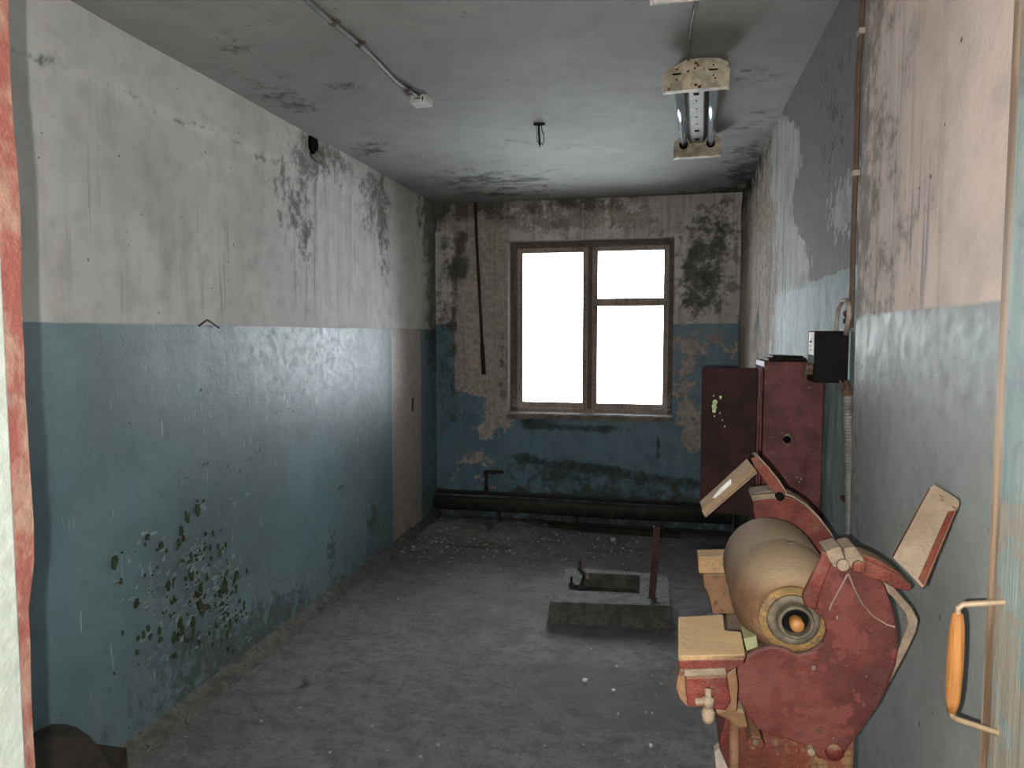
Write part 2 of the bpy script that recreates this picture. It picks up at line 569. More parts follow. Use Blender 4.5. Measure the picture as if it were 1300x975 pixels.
def grid(name, ax, c, A, a0, a1, B, b0, b1, step, mask, mat, hole=None, disp=None, nsign=1, **kw):
    na = max(1, round((a1 - a0) / step))
    nb = max(1, round((b1 - b0) / step))
    la = np.linspace(a0, a1, na + 1)
    lb = np.linspace(b0, b1, nb + 1)
    if hole:
        for k, v in enumerate(hole[:2]):
            la[np.argmin(np.abs(la - v))] = v
        for k, v in enumerate(hole[2:]):
            lb[np.argmin(np.abs(lb - v))] = v
    ga, gb = np.meshgrid(la, lb, indexing='ij')
    co = np.zeros(((na + 1) * (nb + 1), 3))
    co[:, ax] = c
    co[:, A] = ga.ravel()
    co[:, B] = gb.ravel()
    if disp is not None:
        co[:, ax] += disp(ga.ravel(), gb.ravel()) * nsign
    faces = []
    ca_ = (la[:-1] + la[1:]) / 2
    cb_ = (lb[:-1] + lb[1:]) / 2
    W = nb + 1
    e = [0, 0, 0]
    e1 = [0, 0, 0]
    e[A] = 1
    e1[B] = 1
    flip = (np.cross(e, e1)[ax] * nsign) < 0
    for i in range(na):
        for j in range(nb):
            if hole and hole[0] < ca_[i] < hole[1] and hole[2] < cb_[j] < hole[3]:
                continue
            q = (i * W + j, (i + 1) * W + j, (i + 1) * W + j + 1, i * W + j + 1)
            faces.append(q[::-1] if flip else q)
    me = bpy.data.meshes.new(name)
    me.from_pydata(co.tolist(), [], faces)
    at = me.color_attributes.new('mask', 'FLOAT_COLOR', 'POINT')
    m4 = np.clip(mask(ga.ravel(), gb.ravel()), 0, 1).astype(np.float32)
    at.data.foreach_set('color', m4.ravel())
    return link(name, me, mat, None, True, **kw)


def stack(*r):
    return np.stack(r, axis=1)


# ------------------------------------------------------------------ setting
XL, XR, XN, YB, ZC, YF = -1.99, 0.533, 0.47, 6.03, 2.70, 0.595


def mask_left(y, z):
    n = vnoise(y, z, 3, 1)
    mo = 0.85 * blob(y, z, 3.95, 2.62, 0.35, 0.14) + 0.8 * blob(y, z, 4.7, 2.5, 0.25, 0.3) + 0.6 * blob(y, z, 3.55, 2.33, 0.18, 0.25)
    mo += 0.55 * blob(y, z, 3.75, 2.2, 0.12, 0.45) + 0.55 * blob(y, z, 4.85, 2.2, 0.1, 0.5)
    mo += 1.1 * sstep(y, 5.62, 5.95) * (0.55 + 0.6 * n) * sstep(z, 0.9, 1.5) + 0.7 * blob(y, z, 5.7, 2.6, 0.3, 0.25)  # back-corner mould, with the dimness of grazing light painted in
    mo += 0.95 * blob(y, z, 3.98, 0.27, 0.07, 0.12) + 0.9 * blob(y, z, 4.62, 0.30, 0.13, 0.14)
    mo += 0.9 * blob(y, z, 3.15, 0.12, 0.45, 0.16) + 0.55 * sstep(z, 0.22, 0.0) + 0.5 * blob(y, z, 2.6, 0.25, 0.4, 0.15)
    mo += 0.3 * blob(y, z, 2.05, 2.2, 0.03, 0.25)
    # ledge crack along the top of the wall
    zc = 2.475 + 0.012 * np.sin(y * 9)
    mo += 0.55 * np.exp(-((z - zc) / 0.012) ** 2) * sstep(y, 3.6, 3.3) * (0.4 + 1.2 * vnoise(y, z * 0, 6, 3))
    # cracks in the dado
    zk = 0.98 + 0.03 * np.sin(y * 14) + 0.02 * np.sin(y * 41)
    mo += 0.75 * np.exp(-((z - zk) / 0.010) ** 2) * ((y > 2.65) & (y < 3.3))
    zk2 = 0.66 - 0.12 * (y - 4.0) + 0.01 * np.sin(y * 50)
    mo += 0.7 * np.exp(-((z - zk2) / 0.010) ** 2) * ((y > 3.95) & (y < 4.3))
    ba = 0.36 * blob(y, z, 2.62, 0.52, 0.40, 0.26, 3) + 0.15 * blob(y, z, 2.9, 0.35, 0.25, 0.25)
    ba += 0.5 * blob(y, z, 2.15, 0.42, 0.02, 0.1) + 0.5 * blob(y, z, 5.42, 1.02, 0.03, 0.06) * 2 + 0.75 * blob(y, z, 2.78, 1.35, 0.02, 0.025)
    dr = 0.75 * sstep(z, 2.15, 2.02) * sstep(z, 1.62, 1.8) * sstep(y, 2.25, 2.4) * sstep(y, 3.2, 3.0)
    dr += 0.9 * blob(y, z, 2.12, 2.15, 0.03, 0.3) + 0.5 * blob(y, z, 2.2, 1.9, 0.03, 0.3) + 0.5 * sstep(y, 3.5, 3.7) * sstep(y, 5.0, 4.6) * sstep(z, 1.65, 1.8)
    dr += 0.12 + 0.35 * sstep(z, 0.5, 0.0)
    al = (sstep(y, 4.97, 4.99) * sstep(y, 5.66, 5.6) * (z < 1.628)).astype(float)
    al += 0.3 * (blob(y, z, 4.05, 0.8, 0.02, 0.8)) + 0.2 * (blob(y, z, 4.0, 1.2, 0.3, 0.4))
    return stack(mo, ba, dr, al)


def disp_left(y, z):
    d = 0.006 * (vnoise(y, z, 1.5, 5) - 0.5) + 0.002 * (vnoise(y, z, 7, 6) - 0.5)
    d += 0.014 * sstep(z, 2.462, 2.49)                       # the thicker band above the ledge crack
    pk = blob(y, z, 2.62, 0.52, 0.45, 0.30, 3)
    d += pk * 0.010 * (vnoise(y, z, 28, 9) - 0.5)
    d -= 0.05 * blob(y, z, 3.86, 2.64, 0.07, 0.06, 4)       # hole under the ceiling
    return d


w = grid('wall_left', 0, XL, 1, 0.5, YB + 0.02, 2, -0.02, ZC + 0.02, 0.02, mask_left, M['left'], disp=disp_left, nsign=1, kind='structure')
WL = w


def mask_back(x, z):
    n = vnoise(x, z, 4, 11)
    n2 = vnoise(x, z, 12, 12)
    mo = 0.95 * blob(x, z, 0.27, 2.22, 0.17, 0.28, 3) + 0.85 * blob(x, z, 0.22, 1.95, 0.18, 0.22, 3) + 0.6 * blob(x, z, 0.42, 2.45, 0.15, 0.2)
    mo += 0.75 * sstep(z, 2.5, 2.66) * (0.35 + n) * sstep(x, 0.0, -0.6) + 0.5 * blob(x, z, -1.35, 2.55, 0.2, 0.1) + 0.5 * blob(x, z, -0.95, 2.5, 0.18, 0.06)
    mo += 0.85 * blob(x, z, -1.76, 2.3, 0.06, 0.35) * (0.5 + n2) + 0.7 * blob(x, z, -1.83, 1.9, 0.03, 0.5) * (0.4 + n2)
    mo += 0.7 * blob(x, z, -1.40, 1.3, 0.06, 0.35) * (0.5 + n2) + 0.4 * blob(x, z, -1.42, 2.1, 0.07, 0.3)
    mo += 1.1 * blob(x, z, -1.1, 0.83, 0.16, 0.06, 3) + 0.95 * blob(x, z, -0.65, 0.80, 0.35, 0.035, 4)
    mo += 0.75 * blob(x, z, -1.90, 1.6, 0.05, 1.1, 4) * n2 + 0.55 * blob(x, z, -1.83, 1.25, 0.03, 0.7, 4) * (0.3 + n2)
    zs = 0.56 - 0.12 * (x + 1.35)
    mo += 0.95 * np.exp(-((z - zs) / 0.035) ** 2) * sstep(x, -1.4, -1.2) * (0.5 + n)
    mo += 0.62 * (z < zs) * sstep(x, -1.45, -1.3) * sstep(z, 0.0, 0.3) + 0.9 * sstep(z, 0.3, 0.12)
    mo += 1.0 * blob(x, z, -0.085, 0.67, 0.015, 0.12) + 0.3 * sstep(x, -1.85, -1.97) + 0.35 * blob(x, z, 0.30, 1.55, 0.2, 0.1)
    ba = 0.9 * sstep(x, -1.84, -1.80) * sstep(x, -1.33, -1.36) * sstep(z, 1.02 - 0.25 * (x + 1.6), 1.12 - 0.25 * (x + 1.6))
    ba += 0.75 * blob(x, z, -1.42, 0.95, 0.12, 0.16, 4) + 0.5 * blob(x, z, -1.55, 0.75, 0.14, 0.07) + 0.5 * blob(x, z, 0.13, 1.05, 0.08, 0.3)
    ba += 0.55 * blob(x, z, 0.2, 0.75, 0.09, 0.14) + 0.45 * blob(x, z, -1.68, 0.5, 0.1, 0.07) + 0.35 * sstep(z, 2.4, 2.5) * sstep(x, 0.0, -0.3)
    ba -= 0.35 * (z < 0.5) * sstep(x, -1.4, -1.2)
    ba += 0.28 + 0.25 * blob(x, z, 0.25, 1.5, 0.25, 0.15)
    ba -= 0.5 * blob(x, z, -1.66, 1.38, 0.06, 0.09) + 0.4 * blob(x, z, -0.6, 0.68, 0.8, 0.12)
    dr = 0.35 + 0 * x
    return stack(mo, ba, dr, 0 * x)


HX0, HX1, HZ0, HZ1 = -1.352, 0.022, 0.905, 2.372
disp_b = lambda x, z: 0.010 * (vnoise(x, z, 2, 15) - 0.5) + 0.004 * (vnoise(x, z, 14, 16) - 0.5)
grid('wall_back', 1, YB, 0, XL - 0.02, XR + 0.02, 2, -0.02, ZC + 0.02, 0.02, mask_back, M['back'], hole=(HX0, HX1, HZ0, HZ1), disp=disp_b, nsign=-1, kind='structure')


def mask_right(y, z):
    n = vnoise(y, z, 4, 21)
    edge = 3.42 + 0.05 * np.sin(z * 21) + 0.16 * (vnoise(0 * y, z, 9, 23) - 0.5) + 0.5 * sstep(z, 2.45, 2.7) - 0.45 * sstep(z, 2.1, 1.8)
    al = sstep(y, edge + 0.22, edge - 0.22) * (z > 1.79) * (1 - 0.75 * blob(y, z, 2.5, 2.0, 0.35, 0.14))
    mo = 0.9 * sstep(z, 2.45, 2.68) * sstep(y, 4.0, 4.8) + 0.55 * blob(y, z, 5.6, 2.3, 0.5, 0.3)
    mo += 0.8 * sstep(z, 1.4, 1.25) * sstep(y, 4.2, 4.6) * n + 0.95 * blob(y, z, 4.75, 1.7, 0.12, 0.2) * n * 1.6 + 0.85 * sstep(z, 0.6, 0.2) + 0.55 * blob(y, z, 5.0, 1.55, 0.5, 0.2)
    mo += 0.35 * blob(y, z, 2.75, 2.35, 0.4, 0.25)
    ba = 0.45 * sstep(y, 4.1, 4.4) + 0.35 * sstep(y, 3.7, 4.1) * sstep(z, 2.5, 2.2) + 0.25 * blob(y, z, 5, 2, 0.6, 0.4)
    ba += 0.15
    dr = 0.5 * sstep(y, 3.4, 3.8) + 0.35
    return stack(mo, ba, dr, al)


def disp_r(y, z):
    d = 0.012 * (vnoise(y, z, 2.4, 25) - 0.5) + 0.010 * (vnoise(y, z * 0.5, 15, 26) - 0.5) * sstep(y, 3.5, 4.2)
    d += 0.006 * (vnoise(y, z * 0.35, 40, 27) - 0.5) * (z < 1.79)
    return d


grid('wall_right', 0, XR, 1, 2.02, YB + 0.02, 2, -0.02, ZC + 0.02, 0.02, mask_right, M['right'], disp=disp_r, nsign=-1, kind='structure')


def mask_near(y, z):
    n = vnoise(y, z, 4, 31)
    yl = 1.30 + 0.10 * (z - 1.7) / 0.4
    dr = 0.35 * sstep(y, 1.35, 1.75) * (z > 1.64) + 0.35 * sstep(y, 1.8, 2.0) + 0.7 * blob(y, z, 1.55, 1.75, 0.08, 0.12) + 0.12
    mo = 0.55 * sstep(y, 1.4 + 0.25 * (z - 1.9), 1.95) * (z > 1.64) + 0.30 * sstep(y, 1.85, 2.0) + 0.22 * blob(y, z, 1.5, 1.82, 0.12, 0.15)  # wall darkens towards its far end
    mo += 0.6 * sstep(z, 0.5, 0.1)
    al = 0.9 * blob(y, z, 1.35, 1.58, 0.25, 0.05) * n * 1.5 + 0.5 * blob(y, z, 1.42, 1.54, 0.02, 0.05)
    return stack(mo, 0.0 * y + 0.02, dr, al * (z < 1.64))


disp_n = lambda y, z: 0.004 * (vnoise(y, z, 3, 35) - 0.5)
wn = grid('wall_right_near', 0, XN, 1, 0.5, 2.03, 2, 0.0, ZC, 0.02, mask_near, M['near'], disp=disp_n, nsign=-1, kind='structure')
b_ = bmesh.new()
box(b_, (XN + 0.004, 0.561, 0.0), (XR + 0.15, 2.03, ZC))
bm_link('wall_right_pier', b_, M['near'], kind='structure')


def mask_ceil(x, y):
    n = vnoise(x, y, 3, 41)
    n2 = vnoise(x * 0.35, y * 1.4, 12, 42)
    mo = 0.95 * blob(x, y, -1.25, 5.15, 0.42, 0.28) * (0.35 + n2) + 0.7 * blob(x, y, -1.35, 5.7, 0.6, 0.28) * (0.3 + n2)
    mo += 0.6 * blob(x, y, -1.78, 4.2, 0.12, 0.18) + 0.55 * blob(x, y, -1.78, 3.2, 0.13, 0.4) + 0.45 * blob(x, y, -1.45, 3.1, 0.12, 0.08) + 0.4 * blob(x, y, -1.65, 2.6, 0.10, 0.15)
    mo += 0.75 * sstep(y, 5.75, 6.0) * sstep(x, -1.0, 0.3) + 0.85 * blob(x, y, 0.48, 5.2, 0.16, 0.8) + 0.4 * blob(x, y, 0.2, 3.35, 0.35, 0.08)
    mo += 0.25 * n2 * blob(x, y, -1.0, 4.2, 0.7, 1.0) + 0.25 * blob(x, y, 0.4, 4.0, 0.15, 0.5)
    ba = 0.5 * blob(x, y, -1.2, 5.5, 0.5, 0.2)
    return stack(mo, ba, 0.1 + 0 * x, 0 * x)


disp_c = lambda x, y: 0.006 * (vnoise(x, y, 2, 45) - 0.5)
grid('ceiling', 2, ZC, 0, XL - 0.02, XR + 0.16, 1, 0.45, YB + 0.02, 0.025, mask_ceil, M['ceil'], disp=disp_c, nsign=-1, kind='structure')


def mask_floor(x, y):
    n = vnoise(x, y, 3, 51)
    n2 = vnoise(x, y, 9, 52)
    damp = 0.75 * blob(x, y, -0.30, 3.25, 0.42, 0.25, 3) + 0.6 * blob(x, y, -0.1, 2.95, 0.4, 0.2) + 0.7 * blob(x, y, -0.3, 3.68, 0.45, 0.12)
    damp += 0.5 * blob(x, y, 0.2, 4.2, 0.25, 1.0) + 0.8 * sstep(y, 5.55, 5.95) + 0.3 * blob(x, y, -0.6, 2.75, 0.4, 0.12)
    pale = 0.62 * sstep(y, 4.9, 5.5) * sstep(x, -0.6, -1.2) + 0.35 * blob(x, y, -0.1, 3.4, 0.3, 0.2) + 0.25 * n2 * n
    moss = 0.5 * blob(x, y, -1.35, 5.15, 0.4, 0.08) + 0.5 * blob(x, y, -0.65, 2.78, 0.4, 0.05) + 0.45 * sstep(y, 4.6, 5.4) * n + 0.4 * blob(x, y, -0.1, 2.75, 0.3, 0.1)
    moss += 0.4 * blob(x, y, 0.3, 4.5, 0.2, 1)
    return stack(damp, pale, moss, 0 * x)


def disp_f(x, y):
    d = 0.012 * (vnoise(x, y, 1.7, 55) - 0.5) + 0.004 * (vnoise(x, y, 10, 56) - 0.5)
    d += 0.012 * vnoise(x, y, 16, 57) * sstep(y, 5.0, 5.6) * sstep(x, -0.3, -1.0)
    return d - 0.004


grid('floor', 2, 0.0, 0, XL - 0.02, XR + 0.16, 1, -0.6, YB + 0.02, 0.02, mask_floor, M['floor'], disp=disp_f, nsign=1, kind='structure')

# cement fillet along the foot of the left wall
b_ = bmesh.new()
ys = np.linspace(0.6, YB, 90)
prev = None
for i, y in enumerate(ys):
    j = 0.010 * (random.Random(i).random() - 0.5)
    top = 0.036 + j
    x1 = 0.058 + 0.012 * math.sin(y * 3) + j
    ring = [b_.verts.new((XL - 0.01, y, -0.01)), b_.verts.new((XL - 0.01, y, top + 0.02)), b_.verts.new((XL + 0.028, y, top)),
            b_.verts.new((XL + x1, y, 0.026 + j)), b_.verts.new((XL + x1 + 0.012, y, -0.01))]
    if prev:
        for k in range(5):
            b_.faces.new((prev[k], prev[(k + 1) % 5], ring[(k + 1) % 5], ring[k]))
    prev = ring
bm_link('baseboard_left', b_, M['cement'], kind='structure')

# unseen backing added behind the painted faces to stop light leaks
for nm, a, c, mt_ in (('wall_left_backing', (XL - 0.30, 0.3, -0.3), (XL - 0.055, YB + 0.4, ZC + 0.3), 'front'),
                      ('wall_right_backing', (XR + 0.012, 2.031, -0.3), (XR + 0.30, YB + 0.4, ZC + 0.3), 'front'),
                      ('ceiling_backing', (XL - 0.05, 0.45, ZC + 0.006), (XR + 0.01, YB + 0.4, ZC + 0.3), 'front'),
                      ('floor_backing', (XL - 0.05, 0.45, -0.3), (XR + 0.01, YB + 0.4, -0.020), 'front')):
    b_ = bmesh.new()
    box(b_, a, c)
    bm_link(nm, b_, M[mt_], kind='structure')
b_ = bmesh.new()
box(b_, (XL - 0.05, YB + 0.008, -0.019), (HX0 - 0.121, YB + 0.39, ZC + 0.005))
box(b_, (HX1 + 0.121, YB + 0.008, -0.019), (XR + 0.011, YB + 0.39, ZC + 0.005))
box(b_, (HX0 - 0.121, YB + 0.008, -0.019), (HX1 + 0.121, YB + 0.39, HZ0 - 0.101))
box(b_, (HX0 - 0.121, YB + 0.008, HZ1 + 0.121), (HX1 + 0.121, YB + 0.39, ZC + 0.005))
bm_link('wall_back_backing', b_, M['front'], kind='structure')

# front wall around the doorway, the camera stands in the opening
b_ = bmesh.new()
box(b_, (XL - 0.15, 0.485, 0.0), (-0.640, 0.560, ZC))
box(b_, (0.345, 0.485, 0.0), (1.7, 0.560, ZC))
box(b_, (-0.640, 0.485, 2.15), (0.345, 0.560, ZC))
FRONT = bm_link('wall_front', b_, M['front'], kind='structure')
# ragged red-painted plaster edge of the left jamb
b_ = bmesh.new()
rr = random.Random(5)
zs_ = np.linspace(0.02, 2.5, 60)
prev = None
for z in zs_:
    yy = 0.5825 + 0.0014 * math.sin(z * 23) + rr.uniform(-0.0011, 0.0011)
    if z < 1.36:
        yy = 0.573 + rr.uniform(-0.001, 0.001)
    
    ring = [b_.verts.new((-0.6395, 0.5602, z)), b_.verts.new((-0.6055, 0.5562, z)), b_.verts.new((-0.6075, yy, z)), b_.verts.new((-0.6395, yy, z))]
    if prev:
        for k in range(4):
            b_.faces.new((prev[k], prev[(k + 1) % 4], ring[(k + 1) % 4], ring[k]))
    else:
        b_.faces.new(ring[::-1])
    prev = ring
b_.faces.new(prev)
bm_link('trim_1', b_, M['brickred'], kind='structure')
b_ = bmesh.new()
box(b_, (-0.6395, 0.43, 0.0), (-0.600, 0.5555, 2.15))
bm_link('trim_2', b_, M['jamb_white'], bevel=0.002, kind='structure')

# door leaf folded back against the right wall
b_ = bmesh.new()
box(b_, (0.379, 0.60, 0.02), (0.415, 0.962, 2.05))
LEAF = bm_link('door_1', b_, M['leaf'], bevel=0.002, kind='structure')
b_ = bmesh.new()
X0 = 0.379


def PX(px, py):
    return P(px, py, 0, X0)


m1, m2 = P(1274, 764, 0, X0), P(1267, 931, 0, X0)
yh = (m1.y + m2.y) / 2
m1.y = m2.y = yh
gx = X0 - 0.047
g1, g2 = Vector((gx, yh, P(1222, 779, 1, yh).z)), Vector((gx - 0.002, yh, P(1217, 905, 1, yh).z))
# bent wire: plate end, arm, down through the grip, arm
wire = [m1 + Vector((0.004, 0, 0)), m1, m1.lerp(Vector((gx, yh, g1.z + 0.010)), 0.9), Vector((gx, yh, g1.z + 0.006)), g1, g2,
        g2 + Vector((0, 0, -0.004)), g2 + Vector((0.006, 0, -0.008)), m2, m2 + Vector((0.004, 0, 0))]
tube(b_, wire, 0.0036, 8)
h = bm_link('door_handle', b_, M['wire'], LEAF, True)
b_ = bmesh.new()
n = 9
pts = [g1.lerp(g2, t / (n - 1)) for t in range(n)]
tube(b_, pts, 0.01, 14, radii=[0.0055, 0.0078, 0.0085, 0.009, 0.0092, 0.009, 0.0085, 0.0078, 0.005])
bm_link('grip', b_, M['grip'], h, True)

# unseen passage added around the camera to shut out sky light
b_ = bmesh.new()
box(b_, (-1.7, -2.6, 0.0), (-1.6, 0.484, ZC))
box(b_, (1.6, -2.6, 0.0), (1.7, 0.484, ZC))
box(b_, (-1.7, -2.7, 0.0), (1.7, -2.6, ZC))
bm_link('added_passage_wall', b_, M['front'], kind='structure')
b_ = bmesh.new()
box(b_, (-1.7, -2.7, ZC + 0.001), (1.7, 0.449, ZC + 0.1))
box(b_, (-1.7, -2.7, -0.1), (1.7, -0.601, -0.006))
bm_link('added_passage_shell', b_, M['front'], kind='structure')

# outside ground in front of the doorway
b_ = bmesh.new()
box(b_, (-6, -10, -0.12), (6, -2.71, -0.02))
bm_link('ground', b_, M['ground'], kind='structure')

# ------------------------------------------------------------------ window
WY = 6.15
b_ = bmesh.new()
d0, d1 = YB - 0.012, YB + 0.36
box(b_, (HX0 - 0.12, d0 + 0.03, HZ0 - 0.1), (HX0, d1, HZ1 + 0.1))
box(b_, (HX1, d0 + 0.03, HZ0 - 0.1), (HX1 + 0.12, d1, HZ1 + 0.1))
box(b_, (HX0, d0 + 0.03, HZ1), (HX1, d1, HZ1 + 0.12))
box(b_, (HX0, d0 + 0.03, HZ0 - 0.1), (HX1, d1, HZ0 - 0.004))
REV = bm_link('window_1', b_, M['reveal'], kind='structure')


def bar(name, x0, x1, z0, z1, y0=0.0, y1=0.05, mat='frame', parent=None, jit=0.001):
    b = bmesh.new()
    box(b, (x0, WY + y0, z0), (x1, WY + y1, z1), jit=jit)
    return bm_link(name, b, M[mat], parent or REV, bevel=0.003)


FX0, FX1, FZ0, FZ1 = -1.358, 0.030, 0.915, 2.376
# outer frame
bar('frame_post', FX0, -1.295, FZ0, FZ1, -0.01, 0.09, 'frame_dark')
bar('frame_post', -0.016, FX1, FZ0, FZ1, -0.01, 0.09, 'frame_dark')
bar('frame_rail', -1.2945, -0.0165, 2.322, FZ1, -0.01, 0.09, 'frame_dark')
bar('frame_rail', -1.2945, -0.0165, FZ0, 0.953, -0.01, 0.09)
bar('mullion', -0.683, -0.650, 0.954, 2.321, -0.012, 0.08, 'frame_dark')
# left sash
SL = bar('sash', -1.294, -1.248, 0.955, 2.320, 0, 0.045)
bar('sash_stile', -0.728, -0.684, 0.955, 2.320, 0, 0.045, parent=SL)
bar('sash_rail', -1.247, -0.729, 2.278, 2.320, 0, 0.045, parent=SL)
bar('sash_rail', -1.247, -0.729, 0.955, 1.003, 0, 0.045, parent=SL)
# right sash with a transom
SR = bar('sash', -0.649, -0.604, 0.955, 2.320, 0, 0.045)
bar('sash_stile', -0.060, -0.0165, 0.955, 2.320, 0, 0.045, parent=SR)
bar('sash_rail', -0.603, -0.052, 2.283, 2.320, 0.001, 0.044, parent=SR)
bar('sash_rail', -0.603, -0.052, 0.955, 1.001, 0.001, 0.044, parent=SR)
bar('transom', -0.603, -0.050, 1.824, 1.888, -0.004, 0.045, parent=SR)
for par, (x0, x1, z0, z1) in ((SL, (-1.25, -0.726, 1.0, 2.28)), (SR, (-0.606, -0.053, 1.0, 1.826)), (SR, (-0.606, -0.053, 1.886, 2.285))):
    b_ = bmesh.new()
    box(b_, (x0, WY + 0.020, z0), (x1, WY + 0.023, z1))
    bm_link('glass_pane', b_, M['glass'], par)
# nail heads and spider-web scraps on the mullion
b_ = bmesh.new()
rr = random.Random(3)
for k in range(26):
    for xx in (-0.705, -0.628):
        z = 1.0 + 1.28 * k / 26 + rr.uniform(-0.015, 0.015)
        if rr.random() < 0.62:
            lathe(b_, (xx + rr.uniform(-0.006, 0.006), 0, z), [(WY - 0.0025, 0.0055), (WY + 0.002, 0.0055)], 7)
for k in range(9):
    z = 1.0 + 1.28 * k / 9 + rr.uniform(-0.03, 0.03)
    for xx in (-1.27, -0.032):
        lathe(b_, (xx, 0, z), [(WY - 0.0025, 0.005), (WY + 0.002, 0.005)], 7)
for k in range(3):
    lathe(b_, (-1.05 + 0.42 * k, 0, 2.303), [(WY - 0.0025, 0.006), (WY + 0.002, 0.006)], 7)
bm_link('nail_heads', b_, M['black'], REV, kind='stuff')
# faint welded grille outside
b_ = bmesh.new()
for a, c in (((-1.2, 2.25), (-0.9, 1.9)), ((-1.02, 2.05), (-0.72, 2.22)), ((-1.26, 2.25), (-0.98, 1.98)), ((-0.98, 2.3), (-0.86, 2.05))):
    tube(b_, [(a[0], WY + 0.04, a[1]), (c[0], WY + 0.04, c[1])], 0.0009, 5)
tube(b_, [(-0.79, WY + 0.01, 2.07), (-0.76, WY - 0.0, 2.09), (-0.742, WY - 0.005, 2.105), (-0.725, WY - 0.01, 2.10)], 0.003, 6)
bm_link('broken_wires', b_, M['cable_grey'], REV, kind='stuff')
# cobweb threads in the lower corners of the frame
b_ = bmesh.new()
rr = random.Random(9)
for k in range(40):
    cx = -1.33 if k % 2 else 0.01
    s = 1 if k % 2 else -1
    a = Vector((cx, WY - 0.02 - rr.random() * 0.06, 0.96 + rr.random() * 0.15))
    c = Vector((cx + s * rr.uniform(0.03, 0.18), WY - 0.02, 0.95 + rr.random() * 0.05))
    tube(b_, [a, a.lerp(c, 0.5) + Vector((0, 0, -0.01)), c], 0.0006, 4)
bm_link('cobweb', b_, M['label'], REV, kind='stuff')
# sill board
b_ = bmesh.new()
box(b_, (HX0 + 0.004, YB - 0.03, 0.905), (HX1 - 0.004, WY - 0.011, 0.922))
SILL = bm_link('window_sill', b_, M['wood_sill'], REV, bevel=0.003)
b_ = bmesh.new()
box(b_, (-1.335, YB - 0.045, 0.872), (0.03, YB - 0.031, 0.912), jit=0.002)
bm_link('sill_nosing', b_, M['sill_edge'], SILL, bevel=0.003)
b_ = bmesh.new()
box(b_, (-1.35, YB - 0.052, 0.868), (-1.18, YB - 0.046, 0.90), jit=0.002)
bm_link('sill_splinter', b_, M['sill_edge'], SILL)

# ------------------------------------------------------------------ pipes on the back wall
b_ = bmesh.new()
tube(b_, [(-1.975, 5.93, 0.135), (-1.2, 5.93, 0.137), (-0.4, 5.93, 0.128), (0.50, 5.93, 0.135)], 0.060, 18)
HP = bm_link('heating_pipe', b_, M['pipe'], None, True, label='thick dark mouldy heating pipe low along the back wall', category='pipe')
for x in (-1.42, -0.75, -0.05):
    b_ = bmesh.new()
    box(b_, (x, 5.90, -0.004), (x + 0.022, 5.945, 0.078))
    bm_link('bracket', b_, M['rust'], HP)
b_ = bmesh.new()
tube(b_, [(-1.975, 5.975, 0.222), (-0.9, 5.975, 0.222), (0.50, 5.975, 0.205)], 0.018, 12)
tp = bm_link('thin_pipe', b_, M['pipe'], None, True, label='thin pipe running directly above the thick heating pipe', category='pipe')
b_ = bmesh.new()
q = P(618, 640, 1, 5.975)
tube(b_, [(-1.53, 5.975, 0.225), (-1.53, 5.975, 0.385), (-1.525, 5.975, 0.402), (-1.51, 5.975, 0.408), (-1.38, 5.975, 0.410)], 0.014, 10)
lathe(b_, (-1.53, 0, 0.40), [(5.955, 0.02), (5.995, 0.02)], 12)
tube(b_, [(-1.47, 5.975, 0.408), (-1.44, 5.975, 0.409)], 0.020, 10)
tube(b_, [(-1.53, 5.975, 0.222), (-1.53, 5.975, 0.262)], 0.020, 10)
bm_link('branch_elbow', b_, M['rust'], tp, True)
b_ = bmesh.new()
tube(b_, [(-1.622, 5.99, 2.695), (-1.612, 5.985, 2.4), (-1.585, 5.982, 1.9), (-1.563, 5.98, 1.50)], 0.0125, 10)
tube(b_, [(-1.563, 5.98, 1.50), (-1.551, 5.98, 1.245)], 0.0185, 10)
rod = bm_link('hanging_pipe', b_, M['rust'], None, True, label='thin rusty pipe hanging from the ceiling left of the window', category='pipe')

# ------------------------------------------------------------------ ceiling fittings
def cap_bm(w, y0, y1, big):
    b = bmesh.new()
    h = w / 2
    zb, zt = -0.125, -0.004
    pr = [(-h, zb), (h, zb), (h, -0.030), (h * 0.72, -0.012), (h * 0.2, zt), (-h * 0.3, zt - 0.003), (-h * 0.95, -0.042)] if big else \
         [(-h, zb), (h, zb), (h, -0.035), (h * 0.8, zt - 0.01), (-h * 0.8, zt - 0.01), (-h, -0.035)]
    prism(b, [(x, y0, z) for x, z in pr], (0, y1 - y0, 0))
    for s in (-1, 1):
        box(b, (s * h - 0.004, y0 - 0.002, zb - 0.006), (s * h + 0.006, y0 + 0.035, -0.05))
    return b


